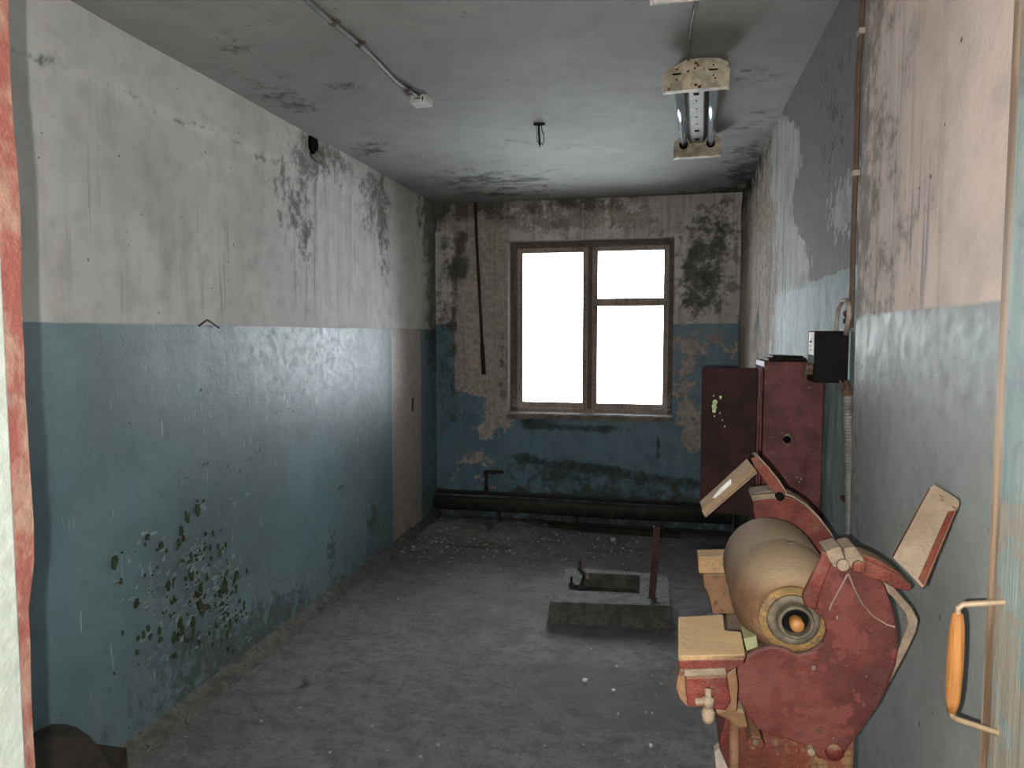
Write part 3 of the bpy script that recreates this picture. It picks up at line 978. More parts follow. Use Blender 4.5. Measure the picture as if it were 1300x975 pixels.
def make_lamp():
    r = empty('fluorescent_lamp', (0, 0, 0))
    c1 = bm_link('end_cap', cap_bm(0.250, -0.60, -0.555, True), M['lamp_cream'], r, bevel=0.003)
    c2 = bm_link('end_cap', cap_bm(0.250, 0.555, 0.60, False), M['lamp_cream'], r, bevel=0.003)
    # slots in the face
    b = bmesh.new()
    for x, z in ((-0.075, -0.062), (0.068, -0.056)):
        box(b, (x - 0.017, -0.6015, z - 0.003), (x + 0.017, -0.598, z + 0.003))
        for dz in (-0.022, 0.018):
            box(b, (x - 0.003, -0.6015, z + dz - 0.003), (x + 0.003, -0.598, z + dz + 0.003))
    bm_link('slots', b, M['black'], c1, kind='stuff')
    b = bmesh.new()
    rr = random.Random(2)
    for x, z, s in ((0.0, -0.025, 0.009), (0.008, -0.035, 0.007), (-0.004, -0.045, 0.006), (-0.03, -0.055, 0.006), (0.0, -0.11, 0.008), (0.015, -0.118, 0.009), (0.075, -0.09, 0.006), (-0.105, -0.118, 0.007), (-0.10, -0.06, 0.003), (0.03, -0.05, 0.004)):
        prism(b, [(x + s * math.cos(a) * rr.uniform(0.5, 1.1), -0.6008, z + s * math.sin(a) * rr.uniform(0.5, 1.1)) for a in [k * math.pi / 4 for k in range(8)]], (0, 0.002, 0))
    bm_link('rust_spots', b, simple('lamp_rust', (0.16, 0.045, 0.015), 0.9), c1, kind='stuff')
    # channel: an inverted trough against the ceiling
    b = bmesh.new()
    pr = [(-0.030, -0.052), (0.030, -0.052), (0.048, -0.004), (-0.048, -0.004)]
    prism(b, [(x, -0.554, z) for x, z in pr], (0, 1.108, 0))
    ch = bm_link('channel', b, M['lamp_grey'], r)
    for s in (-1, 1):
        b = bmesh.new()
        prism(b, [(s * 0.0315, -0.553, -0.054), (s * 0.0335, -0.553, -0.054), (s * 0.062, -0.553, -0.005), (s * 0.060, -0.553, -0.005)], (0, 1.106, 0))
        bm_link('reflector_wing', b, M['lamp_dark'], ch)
    for k, y in enumerate((-0.30, -0.20, -0.08, 0.05, 0.17, 0.30, 0.47)):
        s = 0.012 if k in (0, 5, 6) else 0.004
        b = bmesh.new()
        box(b, (-s, y - s * 1.3, -0.0535), (s, y + s * 1.3, -0.050))
        bm_link('knockout', b, M['black'], ch)
    for x in (-0.073, 0.073):
        b = bmesh.new()
        tube(b, [(x, -0.552, -0.046), (x, 0.545, -0.058)], 0.0185, 16)
        t = bm_link('fluorescent_tube', b, M['glass_tube'], r, True)
        b = bmesh.new()
        tube(b, [(x, 0.528, -0.058), (x, 0.5545, -0.058)], 0.024, 14)
        bm_link('socket', b, M['black'], t, True)
    return r


lampo = make_lamp()
l2 = copy_tree(lampo)
for o, (x, y), a, lab in ((lampo, (0.108, 3.68), -2.2, 'rusty cream fluorescent lamp with two tubes, fully visible on the ceiling'),
                          (l2, (0.045, 1.690), -1.0, 'nearer ceiling lamp with only its cream end showing at the top edge')):
    o.location = (x, y, ZC)
    o.rotation_euler = (0, 0, math.radians(a))
    o['label'] = lab
    o['category'] = 'ceiling lamp'
    o['group'] = 'fluorescent ceiling lamps'

b_ = bmesh.new()
pts = [P(px, py, 2, 2.690) for px, py in ((884, 2), (881, 14), (877, 32), (876, 52), (874, 74), (874, 94))]
tube(b_, pts, 0.0065, 8)
bm_link('lamp_cable', b_, M['cable_grey'], None, True, label='dark cable linking the two ceiling lamps', category='cable')

b_ = bmesh.new()
cz = ZC - 0.014
cpts = [P(px, py, 2, cz) for px, py in ((375, -14), (389, 0), (418, 25), (455, 55), (475, 74), (492, 92), (503, 103), (514, 111), (524, 117), (531, 121))]
tube(b_, cpts, 0.0105, 10)
cd = bm_link('ceiling_conduit', b_, M['cable_grey'], None, True, label='grey cable conduit crossing the ceiling to the small white box', category='conduit')
for k, f in ((2, 0.1), (3, 0.0), (7, 0.2)):
    c = cpts[k].lerp(cpts[k + 1], f)
    t = (cpts[k + 1] - cpts[k]).normalized()
    b_ = bmesh.new()
    tube(b_, [c - t * 0.010, c + t * 0.010], 0.0135, 10)
    n_ = Vector((t.y, -t.x, 0))
    tube(b_, [c + n_ * 0.01, c + n_ * 0.028 + t * 0.008, c + n_ * 0.030 - t * 0.012, c + n_ * 0.008 - t * 0.02], 0.002, 6)
    bm_link('clip', b_, M['rust_brown'], cd)
b_ = bmesh.new()
c = P(535, 126, 2, ZC - 0.01)
c.z = ZC
box(b_, (c.x - 0.042, c.y - 0.045, ZC - 0.038), (c.x + 0.045, c.y + 0.04, ZC - 0.002))
jb = bm_link('junction_box', b_, M['label'], None, bevel=0.004, label='small white junction box on the ceiling at the end of the conduit', category='junction box')
b_ = bmesh.new()
box(b_, (c.x - 0.02, c.y - 0.0465, ZC - 0.022), (c.x + 0.012, c.y - 0.0445, ZC - 0.018))
box(b_, (c.x + 0.018, c.y - 0.0465, ZC - 0.03), (c.x + 0.024, c.y - 0.0445, ZC - 0.012))
bm_link('slots', b_, M['black'], jb, kind='stuff')

# hook with wire ends
hc = Vector((-0.693, 3.861, ZC))
b_ = bmesh.new()
prism(b_, [hc + Vector((0.032 * math.cos(a), 0.02 * math.sin(a), -0.006)) for a in [k * math.pi / 6 for k in range(12)]], (0, 0, 0.005))
HK = bm_link('ceiling_hook', b_, M['black'], None, label='dark iron hook with loose wire ends hanging from the ceiling', category='hook')
b_ = bmesh.new()
tube(b_, [hc + Vector(v) for v in ((-0.004, 0, -0.004), (-0.003, 0, -0.05), (0.003, 0, -0.112))], 0.0055, 8)
bm_link('hook_rod', b_, M['black'], HK, True)
b_ = bmesh.new()
tube(b_, [hc + Vector(v) for v in ((-0.02, 0, -0.004), (-0.012, 0, -0.04), (-0.013, 0, -0.085), (0.0, 0, -0.108), (0.006, 0, -0.125))], 0.0022, 6)
tube(b_, [hc + Vector(v) for v in ((0.008, 0, -0.004), (0.016, 0, -0.045), (0.024, 0, -0.05), (0.024, 0, -0.09), (0.014, 0, -0.115), (0.01, 0, -0.10))], 0.0022, 6)
bm_link('wire_end', b_, M['black'], HK, True)

# hole under the ceiling in the left wall: broken edge, its shaded inside painted as a black plug
b_ = bmesh.new()
hcn = P(398, 181, 0, XL + 0.012)
rr = random.Random(8)
ring = [(hcn.y + 0.062 * math.cos(a) * rr.uniform(0.75, 1.1), min(2.693, hcn.z + 0.055 * math.sin(a) * rr.uniform(0.8, 1.2))) for a in [k * math.pi / 6 for k in range(12)]]
prism(b_, [(XL + 0.016, y, z) for y, z in ring], (-0.02, 0, 0))
bm_link('hole_shade_plug', b_, M['black'], WL)

# bent wire sticking out at the paint line of the left wall
b_ = bmesh.new()
tube(b_, [P(252, 414, 0, XL + 0.01), P(263, 406, 0, XL + 0.035), P(278, 416, 0, XL + 0.012)], 0.004, 6)
bm_link('bent_wire', b_, M['rust_brown'], WL, True)

# peeling paint flakes on the left wall
b_ = bmesh.new()
rr = random.Random(12)
for k in range(210):
    if k < 150:
        y, z = rr.gauss(2.60, 0.20), rr.gauss(0.55, 0.17)
    else:
        y, z = rr.gauss(2.92, 0.09), rr.gauss(0.34, 0.12)
    if not 0.08 < z < 1.0:
        continue
    s = rr.uniform(0.006, 0.018)
    a = rr.uniform(-0.8, 0.8) - 0.6
    lift = rr.uniform(0.004, 0.018)
    u = Vector((0, math.cos(a), math.sin(a)))
    v = Vector((0, -math.sin(a), math.cos(a)))
    o_ = Vector((XL + 0.009, y, z))
    rows = []
    for i in range(4):
        t = i / 3
        wdt = s * (0.6 - 0.35 * t * t) * rr.uniform(0.7, 1.2)
        c = o_ + v * s * 1.6 * (t - 0.5) + Vector((lift * t * t, 0, 0))
        rows.append([b_.verts.new(c - u * wdt), b_.verts.new(c + Vector((0.002, 0, 0))), b_.verts.new(c + u * wdt)])
    for p_, q_ in zip(rows, rows[1:]):
        for j in range(2):
            b_.faces.new((p_[j], p_[j + 1], q_[j + 1], q_[j]))
fl = bm_link('paint_flakes', b_, M['chip'], WL, kind='stuff')
sm = fl.modifiers.new('thick', 'SOLIDIFY')
sm.thickness = 0.0012
b_ = bmesh.new()
for k in range(120):
    if k < 80:
        y, z = rr.gauss(2.60, 0.20), rr.gauss(0.52, 0.17)
    else:
        y, z = rr.gauss(2.92, 0.08), rr.gauss(0.34, 0.12)
    if not 0.08 < z < 1.0:
        continue
    s = rr.choice((0.005, 0.008, 0.010, 0.014, 0.022)) * rr.uniform(0.8, 1.2)
    x = XL + 0.0055
    prism(b_, [(x, y + s * 0.75 * math.cos(a_) * rr.uniform(0.4, 1.2), z + s * 1.3 * math.sin(a_) * rr.uniform(0.4, 1.2)) for a_ in [j * math.pi / 4 for j in range(8)]], (-0.006, 0, 0))
M['scar'] = simple('green_brown_scar', (0.034, 0.055, 0.020), 0.9, var=0.5, scale=14)
bm_link('paint_scars', b_, M['scar'], WL, kind='stuff')

# ------------------------------------------------------------------ concrete plinth with post
PX0, PX1, PY0, PY1, PZ = -0.628, 0.022, 3.85, 4.46, 0.12
pr_ = empty('concrete_plinth', (-0.3, 4.15, 0), label='low square concrete plinth with a recess in the middle of the floor', category='plinth')


def frame_ring(bm, o4, i4, z0, z1, taper=0.012):
    vo0 = [bm.verts.new((x + (taper if k in (1, 2) else -taper), y + (taper if k > 1 else -taper), z0)) for k, (x, y) in enumerate(o4)]
    vo1 = [bm.verts.new((x, y, z1)) for x, y in o4]
    vi1 = [bm.verts.new((x, y, z1)) for x, y in i4]
    vi0 = [bm.verts.new((x, y, z0)) for x, y in i4]
    for k in range(4):
        j = (k + 1) % 4
        bm.faces.new((vo0[k], vo0[j], vo1[j], vo1[k]))
        bm.faces.new((vo1[k], vo1[j], vi1[j], vi1[k]))
        bm.faces.new((vi1[k], vi1[j], vi0[j], vi0[k]))
        bm.faces.new((vo0[j], vo0[k], vi0[k], vi0[j]))


b_ = bmesh.new()
O4 = [(PX0, PY0), (PX1, PY0 + 0.08), (PX1 - 0.02, PY1), (PX0 + 0.02, PY1)]
I4 = [(-0.50, 4.06), (-0.15, 4.09), (-0.16, 4.40), (-0.50, 4.38)]
frame_ring(b_, O4, I4, -0.004, PZ)
bm_link('concrete_slab', b_, M['concrete'], pr_, bevel=0.004)
b_ = bmesh.new()
box(b_, (-0.489, 4.10, 0.0), (-0.175, 4.365, 0.04), jit=0.004)
bm_link('recess_bottom', b_, M['concrete_side'], pr_)
for (x, y, hh) in ((-0.545, 4.13, 0.055), (-0.53, 4.43, 0.06)):
    b_ = bmesh.new()
    tube(b_, [(x, y, PZ - 0.01), (x, y, PZ + hh)], 0.008, 8)
    tube(b_, [(x, y, PZ + 0.001), (x, y, PZ + 0.018)], 0.017, 6)
    bm_link('anchor_bolt', b_, M['rust'], pr_)
b_ = bmesh.new()
tube(b_, [(-0.545, 4.10, PZ + 0.008), (-0.50, 4.09, PZ + 0.012), (-0.47, 4.10, PZ + 0.006)], 0.010, 7)
bm_link('iron_scrap', b_, M['rust'], pr_)
b_ = bmesh.new()
tube(b_, [(-0.52, 4.40, PZ + 0.008), (-0.47, 4.30, PZ + 0.014), (-0.46, 4.22, PZ + 0.006)], 0.010, 7)
bm_link('iron_scrap', b_, M['rust'], pr_)
b_ = bmesh.new()
prism(b_, [(-0.098, 4.03, PZ - 0.005), (-0.060, 4.03, PZ - 0.005), (-0.060, 4.036, PZ - 0.005), (-0.092, 4.036, PZ - 0.005), (-0.092, 4.062, PZ - 0.005), (-0.098, 4.062, PZ - 0.005)], (0.022, 0, 0.405))
box(b_, (-0.105, 4.02, PZ - 0.004), (-0.050, 4.07, PZ + 0.006))
bm_link('iron_post', b_, simple('post_iron', (0.06, 0.026, 0.024), 0.7, var=0.35), pr_)

# ------------------------------------------------------------------ floor debris
def rock(bm, c, s, rnd, flat=0.6):
    bm2 = bmesh.new()
    bmesh.ops.create_icosphere(bm2, subdivisions=1, radius=1)
    vs = {}
    for v in bm2.verts:
        k = rnd.uniform(0.65, 1.15)
        vs[v.index] = bm.verts.new((c[0] + v.co.x * s * k, c[1] + v.co.y * s * k, c[2] + v.co.z * s * k * flat))
    for f in bm2.faces:
        bm.faces.new([vs[v.index] for v in f.verts])
    bm2.free()


b_ = bmesh.new()
rr = random.Random(21)
for k in range(700):
    if k < 330 or k > 519:
        x, y = rr.uniform(-1.93, -0.2), min(5.98, rr.gauss(5.5, 0.36))
    elif k < 430:
        x, y = rr.uniform(-1.9, 0.3), rr.uniform(2.3, 5.5)
    else:
        x, y = rr.gauss(-1.75, 0.12), rr.uniform(4.8, 5.98)
    x = max(-1.9, x)
    if PX0 - 0.03 < x < PX1 + 0.03 and PY0 - 0.03 < y < PY1 + 0.03:
        continue
    if -1.68 < x < -1.36 and 5.52 < y < 5.76 or -1.0 < x < 0.15 and 5.69 < y < 5.86:
        continue
    s = rr.uniform(0.003, 0.012) if k >= 330 else abs(rr.gauss(0, 0.007)) + 0.003
    rock(b_, (x, min(y, 5.86), s * 0.3), s, rr)
bm_link('floor_rubble', b_, M['plaster_bit'], kind='stuff', label='scattered plaster crumbs on the concrete floor toward the back wall', category='rubble')
b_ = bmesh.new()
rock(b_, (-1.602, 2.93, 0.010), 0.020, rr, 0.7)
rock(b_, (-1.585, 2.925, 0.008), 0.013, rr, 0.9)
bm_link('floor_crumb', b_, M['brick'], label='small dark lump on the floor near the left wall', category='rubble')
M['white_bit'] = simple('white_scrap', (0.6, 0.6, 0.6), 0.6)
spots = [(743, 863, 0.016, 'palest round flat flake on the floor in front of the plinth'), (779, 876, 0.010, 'small pale flake right of the big round flake'),
         (783, 846, 0.008, 'oblong thin pale scrap just in front of the plinth'), (751, 824, 0.004, 'tiny white speck nearest the plinth front'),
         (785, 906, 0.006, 'white speck on the dark damp floor patch'), (826, 946, 0.009, 'bluish white scrap on the floor beside the grinder'),
         (820, 904, 0.005, 'left of two white specks near the grinder'), (828, 905, 0.005, 'right of two white specks near the grinder')]
for px, py, s, lab in spots:
    c = P(px, py, 2, 0.004)
    b_ = bmesh.new()
    prism(b_, [(c.x + s * math.cos(a) * rr.uniform(0.6, 1.1), c.y + s * 1.3 * math.sin(a) * rr.uniform(0.6, 1.1), -0.002) for a in [k * math.pi / 4 for k in range(8)]], (0, 0, 0.008))
    bm_link('paint_scrap', b_, M['white_bit'], label=lab, category='scrap', group='pale scraps on the floor')
# brick by the pipe
b_ = bmesh.new()
rot = Matrix.Rotation(math.radians(-12), 3, 'Z')
box(b_, (-1.63, 5.58, -0.002), (-1.40, 5.70, 0.055), rot=rot, piv=(-1.5, 5.64, 0), jit=0.004)
bm_link('brick', b_, M['brick'], bevel=0.004, label='single dirty brick lying by the pipe at the foot of the back wall', category='brick')
# timber lying under the pipe
b_ = bmesh.new()
rot = Matrix.Rotation(math.radians(-3), 3, 'Z')
box(b_, (-0.95, 5.74, -0.002), (0.1, 5.79, 0.035), rot=rot, piv=(-0.5, 5.76, 0), jit=0.004)
bm_link('wood_strip', b_, M['dark_iron'], bevel=0.003, label='dark damp strip of wood lying in front of the heating pipe', category='wood strip')

# ------------------------------------------------------------------ dark scrap by the left wall
b_ = bmesh.new()
a1_, a2_ = P(98, 946, 1, 2.02), P(162, 949, 1, 2.02)
cy0 = 1.92
box(b_, (XL + 0.06, 1.35, 0.0), (a2_.x, 2.02, a2_.z))
cr = bm_link('scrap_crate', b_, M['dark_iron'], bevel=0.005, label='low dark sooty metal box on the floor by the left wall', category='box')
b_ = bmesh.new()
tp_ = P(66, 923, 1, 1.85)
zt = a2_.z + 0.003
R_ = 0.16
cxx, czz = tp_.x + 0.02, tp_.z - R_
arc = []
for k in range(9):
    a = math.radians(20 + 140 * k / 8)
    arc.append((cxx + R_ * math.cos(a), 1.60, max(zt, czz + R_ * math.sin(a))))
arc = [p for p in arc if p[2] > zt + 0.002]
arc = [(arc[0][0] + 0.02, 1.60, zt)] + arc + [(arc[-1][0] - 0.02, 1.60, zt)]
prism(b_, arc, (0, 0.28, 0))
bm_link('scrap_drum', b_, M['dark_iron'], bevel=0.006, label='rounded dark rusty drum lying on the low dark box', category='drum')

# ------------------------------------------------------------------ maroon cabinet on the right wall
CX, CY = 0.322, 2.66
zt = P(1000, 459, 1, CY).z
cab = empty('wall_cabinet', (XR, CY, 0.8), label='maroon metal electrical cabinet with open door on the right wall', category='cabinet')
b_ = bmesh.new()
box(b_, (CX, CY, 0.78), (0.520, CY + 0.24, zt))
bm_link('cabinet_body', b_, M['maroon'], cab, bevel=0.004)
b_ = bmesh.new()
box(b_, (CX - 0.004, CY + 0.012, 0.80), (CX - 0.001, CY + 0.228, zt - 0.02))
bm_link('opening_shade_sheet', b_, M['black'], cab)  # black sheet on the solid body, painted as its shaded inside
dz0, dz1 = P(930, 654, 1, CY).z, P(930, 467, 1, CY).z
xd0, xd1 = P(889, 560, 1, CY + 0.03).x, CX - 0.010
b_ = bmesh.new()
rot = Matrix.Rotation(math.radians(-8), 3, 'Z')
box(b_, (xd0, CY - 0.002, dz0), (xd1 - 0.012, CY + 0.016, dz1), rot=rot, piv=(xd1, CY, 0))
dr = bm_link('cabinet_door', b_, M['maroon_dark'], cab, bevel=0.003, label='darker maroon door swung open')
b_ = bmesh.new()
box(b_, (xd1 - 0.011, CY - 0.006, dz0), (xd1 - 0.004, CY + 0.02, dz1))
box(b_, (xd1 - 0.002, CY - 0.008, dz0 - 0.03), (xd1 + 0.006, CY + 0.02, dz1))
bm_link('hinge_strip', b_, M['maroon'], dr, bevel=0.002)


def flecks(name, pts, yfun, mat, parent, rnd, th=0.003, axis=1):
    b = bmesh.new()
    for px, py, s in pts:
        c = P(px, py, 1, yfun)
        prism(b, [(c.x + s * math.cos(a) * rnd.uniform(0.5, 1.1), yfun, c.z + s * 1.2 * math.sin(a) * rnd.uniform(0.6, 1.1)) for a in [k * math.pi / 5 for k in range(10)]], (0, th, 0))
    return bm_link(name, b, mat, parent, label='chipped spots of older paint', kind='stuff')


rr = random.Random(31)
# green flecks follow the slight turn of the door
b_ = bmesh.new()
for px, py, s in ((907, 516, 0.011), (907, 521, 0.009), (908, 511, 0.009), (915, 505, 0.006), (906, 503, 0.003), (907, 529, 0.003), (914, 525, 0.003), (917, 534, 0.0025), (920, 542, 0.003)):
    c = P(px, py, 1, CY)
    ring = [(c.x + s * math.cos(a) * rr.uniform(0.5, 1.1), CY - 0.004, c.z + s * 1.3 * math.sin(a) * rr.uniform(0.6, 1.1)) for a in [k * math.pi / 5 for k in range(10)]]
    ring = [rot @ (Vector(p) - Vector((xd1, CY, 0))) + Vector((xd1, CY, 0)) for p in ring]
    prism(b_, ring, rot @ Vector((0, 0.003, 0)))
bm_link('paint_chips', b_, M['green'], dr, label='green chips of older paint', kind='stuff')
flecks('paint_chips', [(993, 605, 0.004), (997, 607, 0.003), (1012, 606, 0.004), (1017, 608, 0.004), (1003, 598, 0.002), (1026, 604, 0.002), (1015, 612, 0.003), (1008, 590, 0.002)], CY - 0.0015, M['pale_yellow'], cab, rr)
flecks('lock_surround', [(999, 558, 0.017)], CY - 0.0012, M['pale_yellow'], cab, rr)
b_ = bmesh.new()
c = P(999, 558, 1, CY)
lathe(b_, c, [(CY - 0.004, 0.0135), (CY + 0.001, 0.0135)], 14)
bm_link('lock_hole', b_, M['black'], cab)
# thing lying on the cabinet
b_ = bmesh.new()
for x0, x1, z0, z1 in ((0.335, 0.462, 0.003, 0.013), (0.35, 0.45, 0.013, 0.020)):
    box(b_, (x0, CY + 0.01, zt + z0 - 0.002), (x1, CY + 0.14, zt + z1), jit=0.002)
bm_link('black_scrap', b_, M['black_box'], bevel=0.002, label='flat black object lying on top of the maroon cabinet', category='scrap')

# ------------------------------------------------------------------ switch box and cables
SY = 2.38
x0, x1 = P(1034, 450, 1, SY).x, P(1077, 450, 1, SY).x
z0, z1 = P(1055, 486, 1, SY).z, P(1055, 420, 1, SY).z
sb = empty('switch_box', (XR, SY, z0), label='square black electrical switch box on the right wall above the cabinet', category='switch box')
b_ = bmesh.new()
box(b_, (x0, SY, z0), (x1, SY + 0.115, z1))
bm_link('box_body', b_, M['black_box'], sb, bevel=0.003)
b_ = bmesh.new()
box(b_, (x1 + 0.0005, SY - 0.002, z0 + 0.004), (x1 + 0.010, SY + 0.12, z1 + 0.001))
bm_link('back_plate', b_, M['pale_blue'], sb, label='pale blue back plate')
b_ = bmesh.new()
box(b_, (x0 - 0.003, SY + 0.006, z0 + 0.085), (x0 - 0.0008, SY + 0.085, z1 - 0.004))
lb = bm_link('label_plate', b_, M['label'], sb, label='white label with small dark marks')
b_ = bmesh.new()
for k, (dy, dz, hh) in enumerate(((0.03, 0.035, 0.006), (0.03, 0.045, 0.003), (0.05, 0.035, 0.006), (0.05, 0.022, 0.004), (0.035, 0.010, 0.004))):
    box(b_, (x0 - 0.0038, SY + dy, z0 + 0.088 + dz), (x0 - 0.0032, SY + dy + 0.015, z0 + 0.088 + dz + hh))
bm_link('label_marks', b_, M['black'], lb, kind='stuff')
b_ = bmesh.new()
tube(b_, [(x0 - 0.016, SY + 0.03, z0 + 0.045), (x0 + 0.0, SY + 0.03, z0 + 0.045)], 0.014, 10)
tube(b_, [(x0 - 0.020, SY + 0.03, z0 + 0.030), (x0 + 0.0, SY + 0.03, z0 + 0.030)], 0.008, 8)
bm_link('cable_gland', b_, M['cable'], sb)
# riser cables along the corner
b_ = bmesh.new()
rz = [(1096, -40), (1096, 0), (1094, 40), (1090, 90), (1089, 150), (1087, 220), (1084, 300), (1083, 360), (1081, 416)]
pts = [P(px, py, 0, XR - 0.012) for px, py in rz]
tube(b_, pts, 0.0055, 8)
tube(b_, [p + Vector((-0.001, 0.020, 0)) for p in pts], 0.0045, 8)
rc = bm_link('riser_cable', b_, M['cable'], None, True, label='brown cable pair running down the wall corner to the black switch box', category='cable')
for k in (2, 5):
    b_ = bmesh.new()
    c = pts[k]
    box(b_, (c.x - 0.010, c.y - 0.012, c.z - 0.008), (c.x + 0.009, c.y + 0.030, c.z + 0.008))
    bm_link('clip', b_, M['cable_pale'], rc, bevel=0.002)
b_ = bmesh.new()
lp = [P(px, py, 0, XR - 0.02) for px, py in ((1062, 424), (1062, 408), (1064, 392), (1069, 382), (1075, 381), (1078, 390), (1078, 402), (1074, 424))]
tube(b_, lp, 0.0075, 8)
bm_link('cable_loop', b_, M['cable_pale'], sb, True)
b_ = bmesh.new()
for px, py in ((1074, 399), (1075, 408)):
    c = P(px, py, 0, XR - 0.022)
    rock(b_, c, 0.013, random.Random(px), 1.0)
bm_link('rusty_clamp', b_, M['rust_brown'], sb)
# ribbed flexible conduit
b_ = bmesh.new()
cl = [P(px, py, 0, XR - 0.022) for px, py in ((1077, 496), (1076, 520), (1078, 560), (1079, 600), (1080, 650), (1080, 700), (1080, 800))]
path, rad = [], []
for a, c in zip(cl, cl[1:]):
    m = max(2, int((c - a).length / 0.0045))
    for i in range(m):
        path.append(a.lerp(c, i / m))
for i in range(len(path)):
    rad.append(0.0150 if i % 2 else 0.0125)
tube(b_, path, 0.014, 12, radii=rad)
fc = bm_link('flexible_conduit', b_, M['conduit'], None, False, label='ribbed grey metal conduit running down from the black switch box', category='conduit')
b_ = bmesh.new()
a = cl[0]
tube(b_, [a + Vector((-0.006, 0, 0.030)), a + Vector((0, 0, -0.002))], 0.008, 8)
tube(b_, [a + Vector((-0.022, 0.01, 0.028)), a + Vector((-0.010, 0, 0.0))], 0.004, 6)
tube(b_, [a + Vector((0, 0, -0.014)), a + Vector((0, 0, 0.004))], 0.019, 10)
bm_link('conduit_end', b_, M['rust_brown'], fc)
b_ = bmesh.new()
c = cl[3]
box(b_, (XR - 0.034, c.y + 0.0, P(1075, 625, 0, XR).z - 0.006), (XR - 0.004, c.y + 0.05, P(1075, 625, 0, XR).z + 0.006))
bm_link('clamp', b_, M['rust'], fc)

# ------------------------------------------------------------------ bench grinder
GX, GZ = 0.194, 1.149
FY = 1.15
GR = empty('bench_grinder', (0.2, 1.35, 0), label='large red pedestal grinder with dusty motor drum and wheel guards', category='grinder')


def poly(pts, y):
    return [P(px, py, 1, y) for px, py in pts]


# pedestal
b_ = bmesh.new()
box(b_, (0.112, 1.215, 0.0), (0.300, 1.50, 0.965))
ped = bm_link('pedestal', b_, M['red_old'], GR, bevel=0.006, label='worn red and brown pedestal column')
b_ = bmesh.new()
box(b_, (0.100, 1.205, 0.955), (0.310, 1.52, 1.02), jit=0.002)
bm_link('motor_base', b_, M['red_old'], GR, bevel=0.010)
b_ = bmesh.new()
c0, c1 = P(932, 898, 1, 1.20), P(932, 990, 1, 1.20)
tube(b_, [c0 + Vector((0.01, 0.03, 0.035)), c0 + Vector((0.004, 0.01, 0.02)), c0, c1, (c1.x, c1.y, 0.02)], 0.0085, 10)
bm_link('side_pipe', b_, M['dusty'], GR, True, label='dusty pipe down the pedestal side')
b_ = bmesh.new()
prism(b_, poly([(925, 900), (914, 935), (913, 948), (922, 975), (934, 975), (934, 905)], 1.23), (0, 0.1, 0))
bm_link('side_bulge', b_, M['red'], GR, bevel=0.004)
for px, py, m, rad in ((959, 941, 'red_old', 0.013), (1029, 952, 'cream', 0.006)):
    b_ = bmesh.new()
    c = P(px, py, 1, 1.145)
    lathe(b_, c, [(1.137, rad), (1.215, rad)], 6)
    bo = bm_link('bolt', b_, M[m], GR, bevel=0.001)
b_ = bmesh.new()
c = P(959, 941, 1, 1.135)
lathe(b_, c, [(1.132, 0.0045), (1.1365, 0.0045)], 8)
bm_link('bolt_end', b_, M['hub'], bo)

# motor drum
b_ = bmesh.new()
R0 = 0.086
prof = [(1.172, 0.030), (1.176, 0.050), (1.183, 0.060), (1.200, 0.070), (1.225, 0.080), (1.250, 0.0855), (1.270, 0.087), (1.300, 0.087),
        (1.302, 0.0866), (1.306, 0.0866), (1.308, 0.087), (1.45, 0.087), (1.47, 0.083), (1.49, 0.06), (1.50, 0.04)]
lathe(b_, (GX, 0, GZ), prof, 56)
mt = bm_link('motor_drum', b_, M['dusty'], GR, True, label='cylindrical motor casing thick with tan dust')
b_ = bmesh.new()
c = P(1004, 712, 1, 1.30)
tube(b_, [(0.205, 1.285, GZ + R0 - 0.004), (0.205, 1.285, GZ + R0 + 0.002)], 0.006, 12)
bm_link('drum_plug', b_, M['hub'], mt)
# bearing flange and hub
b_ = bmesh.new()
hc = P(1010, 796, 1, 1.18)
HX, HZ = 0.1935, 1.1465
lathe(b_, (HX, 0, HZ), [(1.20, 0.0515), (1.169, 0.0515), (1.167, 0.050), (1.167, 0.030), (1.172, 0.020)], 44)
fl_ = bm_link('flange', b_, M['yellow'], GR, True)
b_ = bmesh.new()
lathe(b_, (HX, 0, HZ), [(1.167, 0.040), (1.164, 0.039), (1.163, 0.028), (1.166, 0.027)], 36)
bm_link('flange_ring', b_, M['hub'], fl_, True)
b_ = bmesh.new()
HCx, HCz = 0.1945, 1.149
lathe(b_, (HCx, 0, HCz), [(1.168, 0.0275), (1.150, 0.0265), (1.146, 0.0255), (1.146, 0.0215), (1.150, 0.0205), (1.1665, 0.0205)], 36, closed=False)
hb = bm_link('hub', b_, M['hub'], GR, True)
b_ = bmesh.new()
lathe(b_, (HCx, 0, HCz), [(1.1625, 0.0205), (1.1665, 0.0205)], 24)
bm_link('hub_shade_disc', b_, M['black'], hb)  # black disc, painted shade inside the hub
b_ = bmesh.new()
tube(b_, [(HCx, 1.171, HCz), (HCx, 1.137, HCz), (HCx, 1.133, HCz)], 0.0105, 14, radii=[0.0105, 0.0105, 0.008])
bm_link('shaft', b_, M['orange'], hb, True, label='rusty orange shaft end')

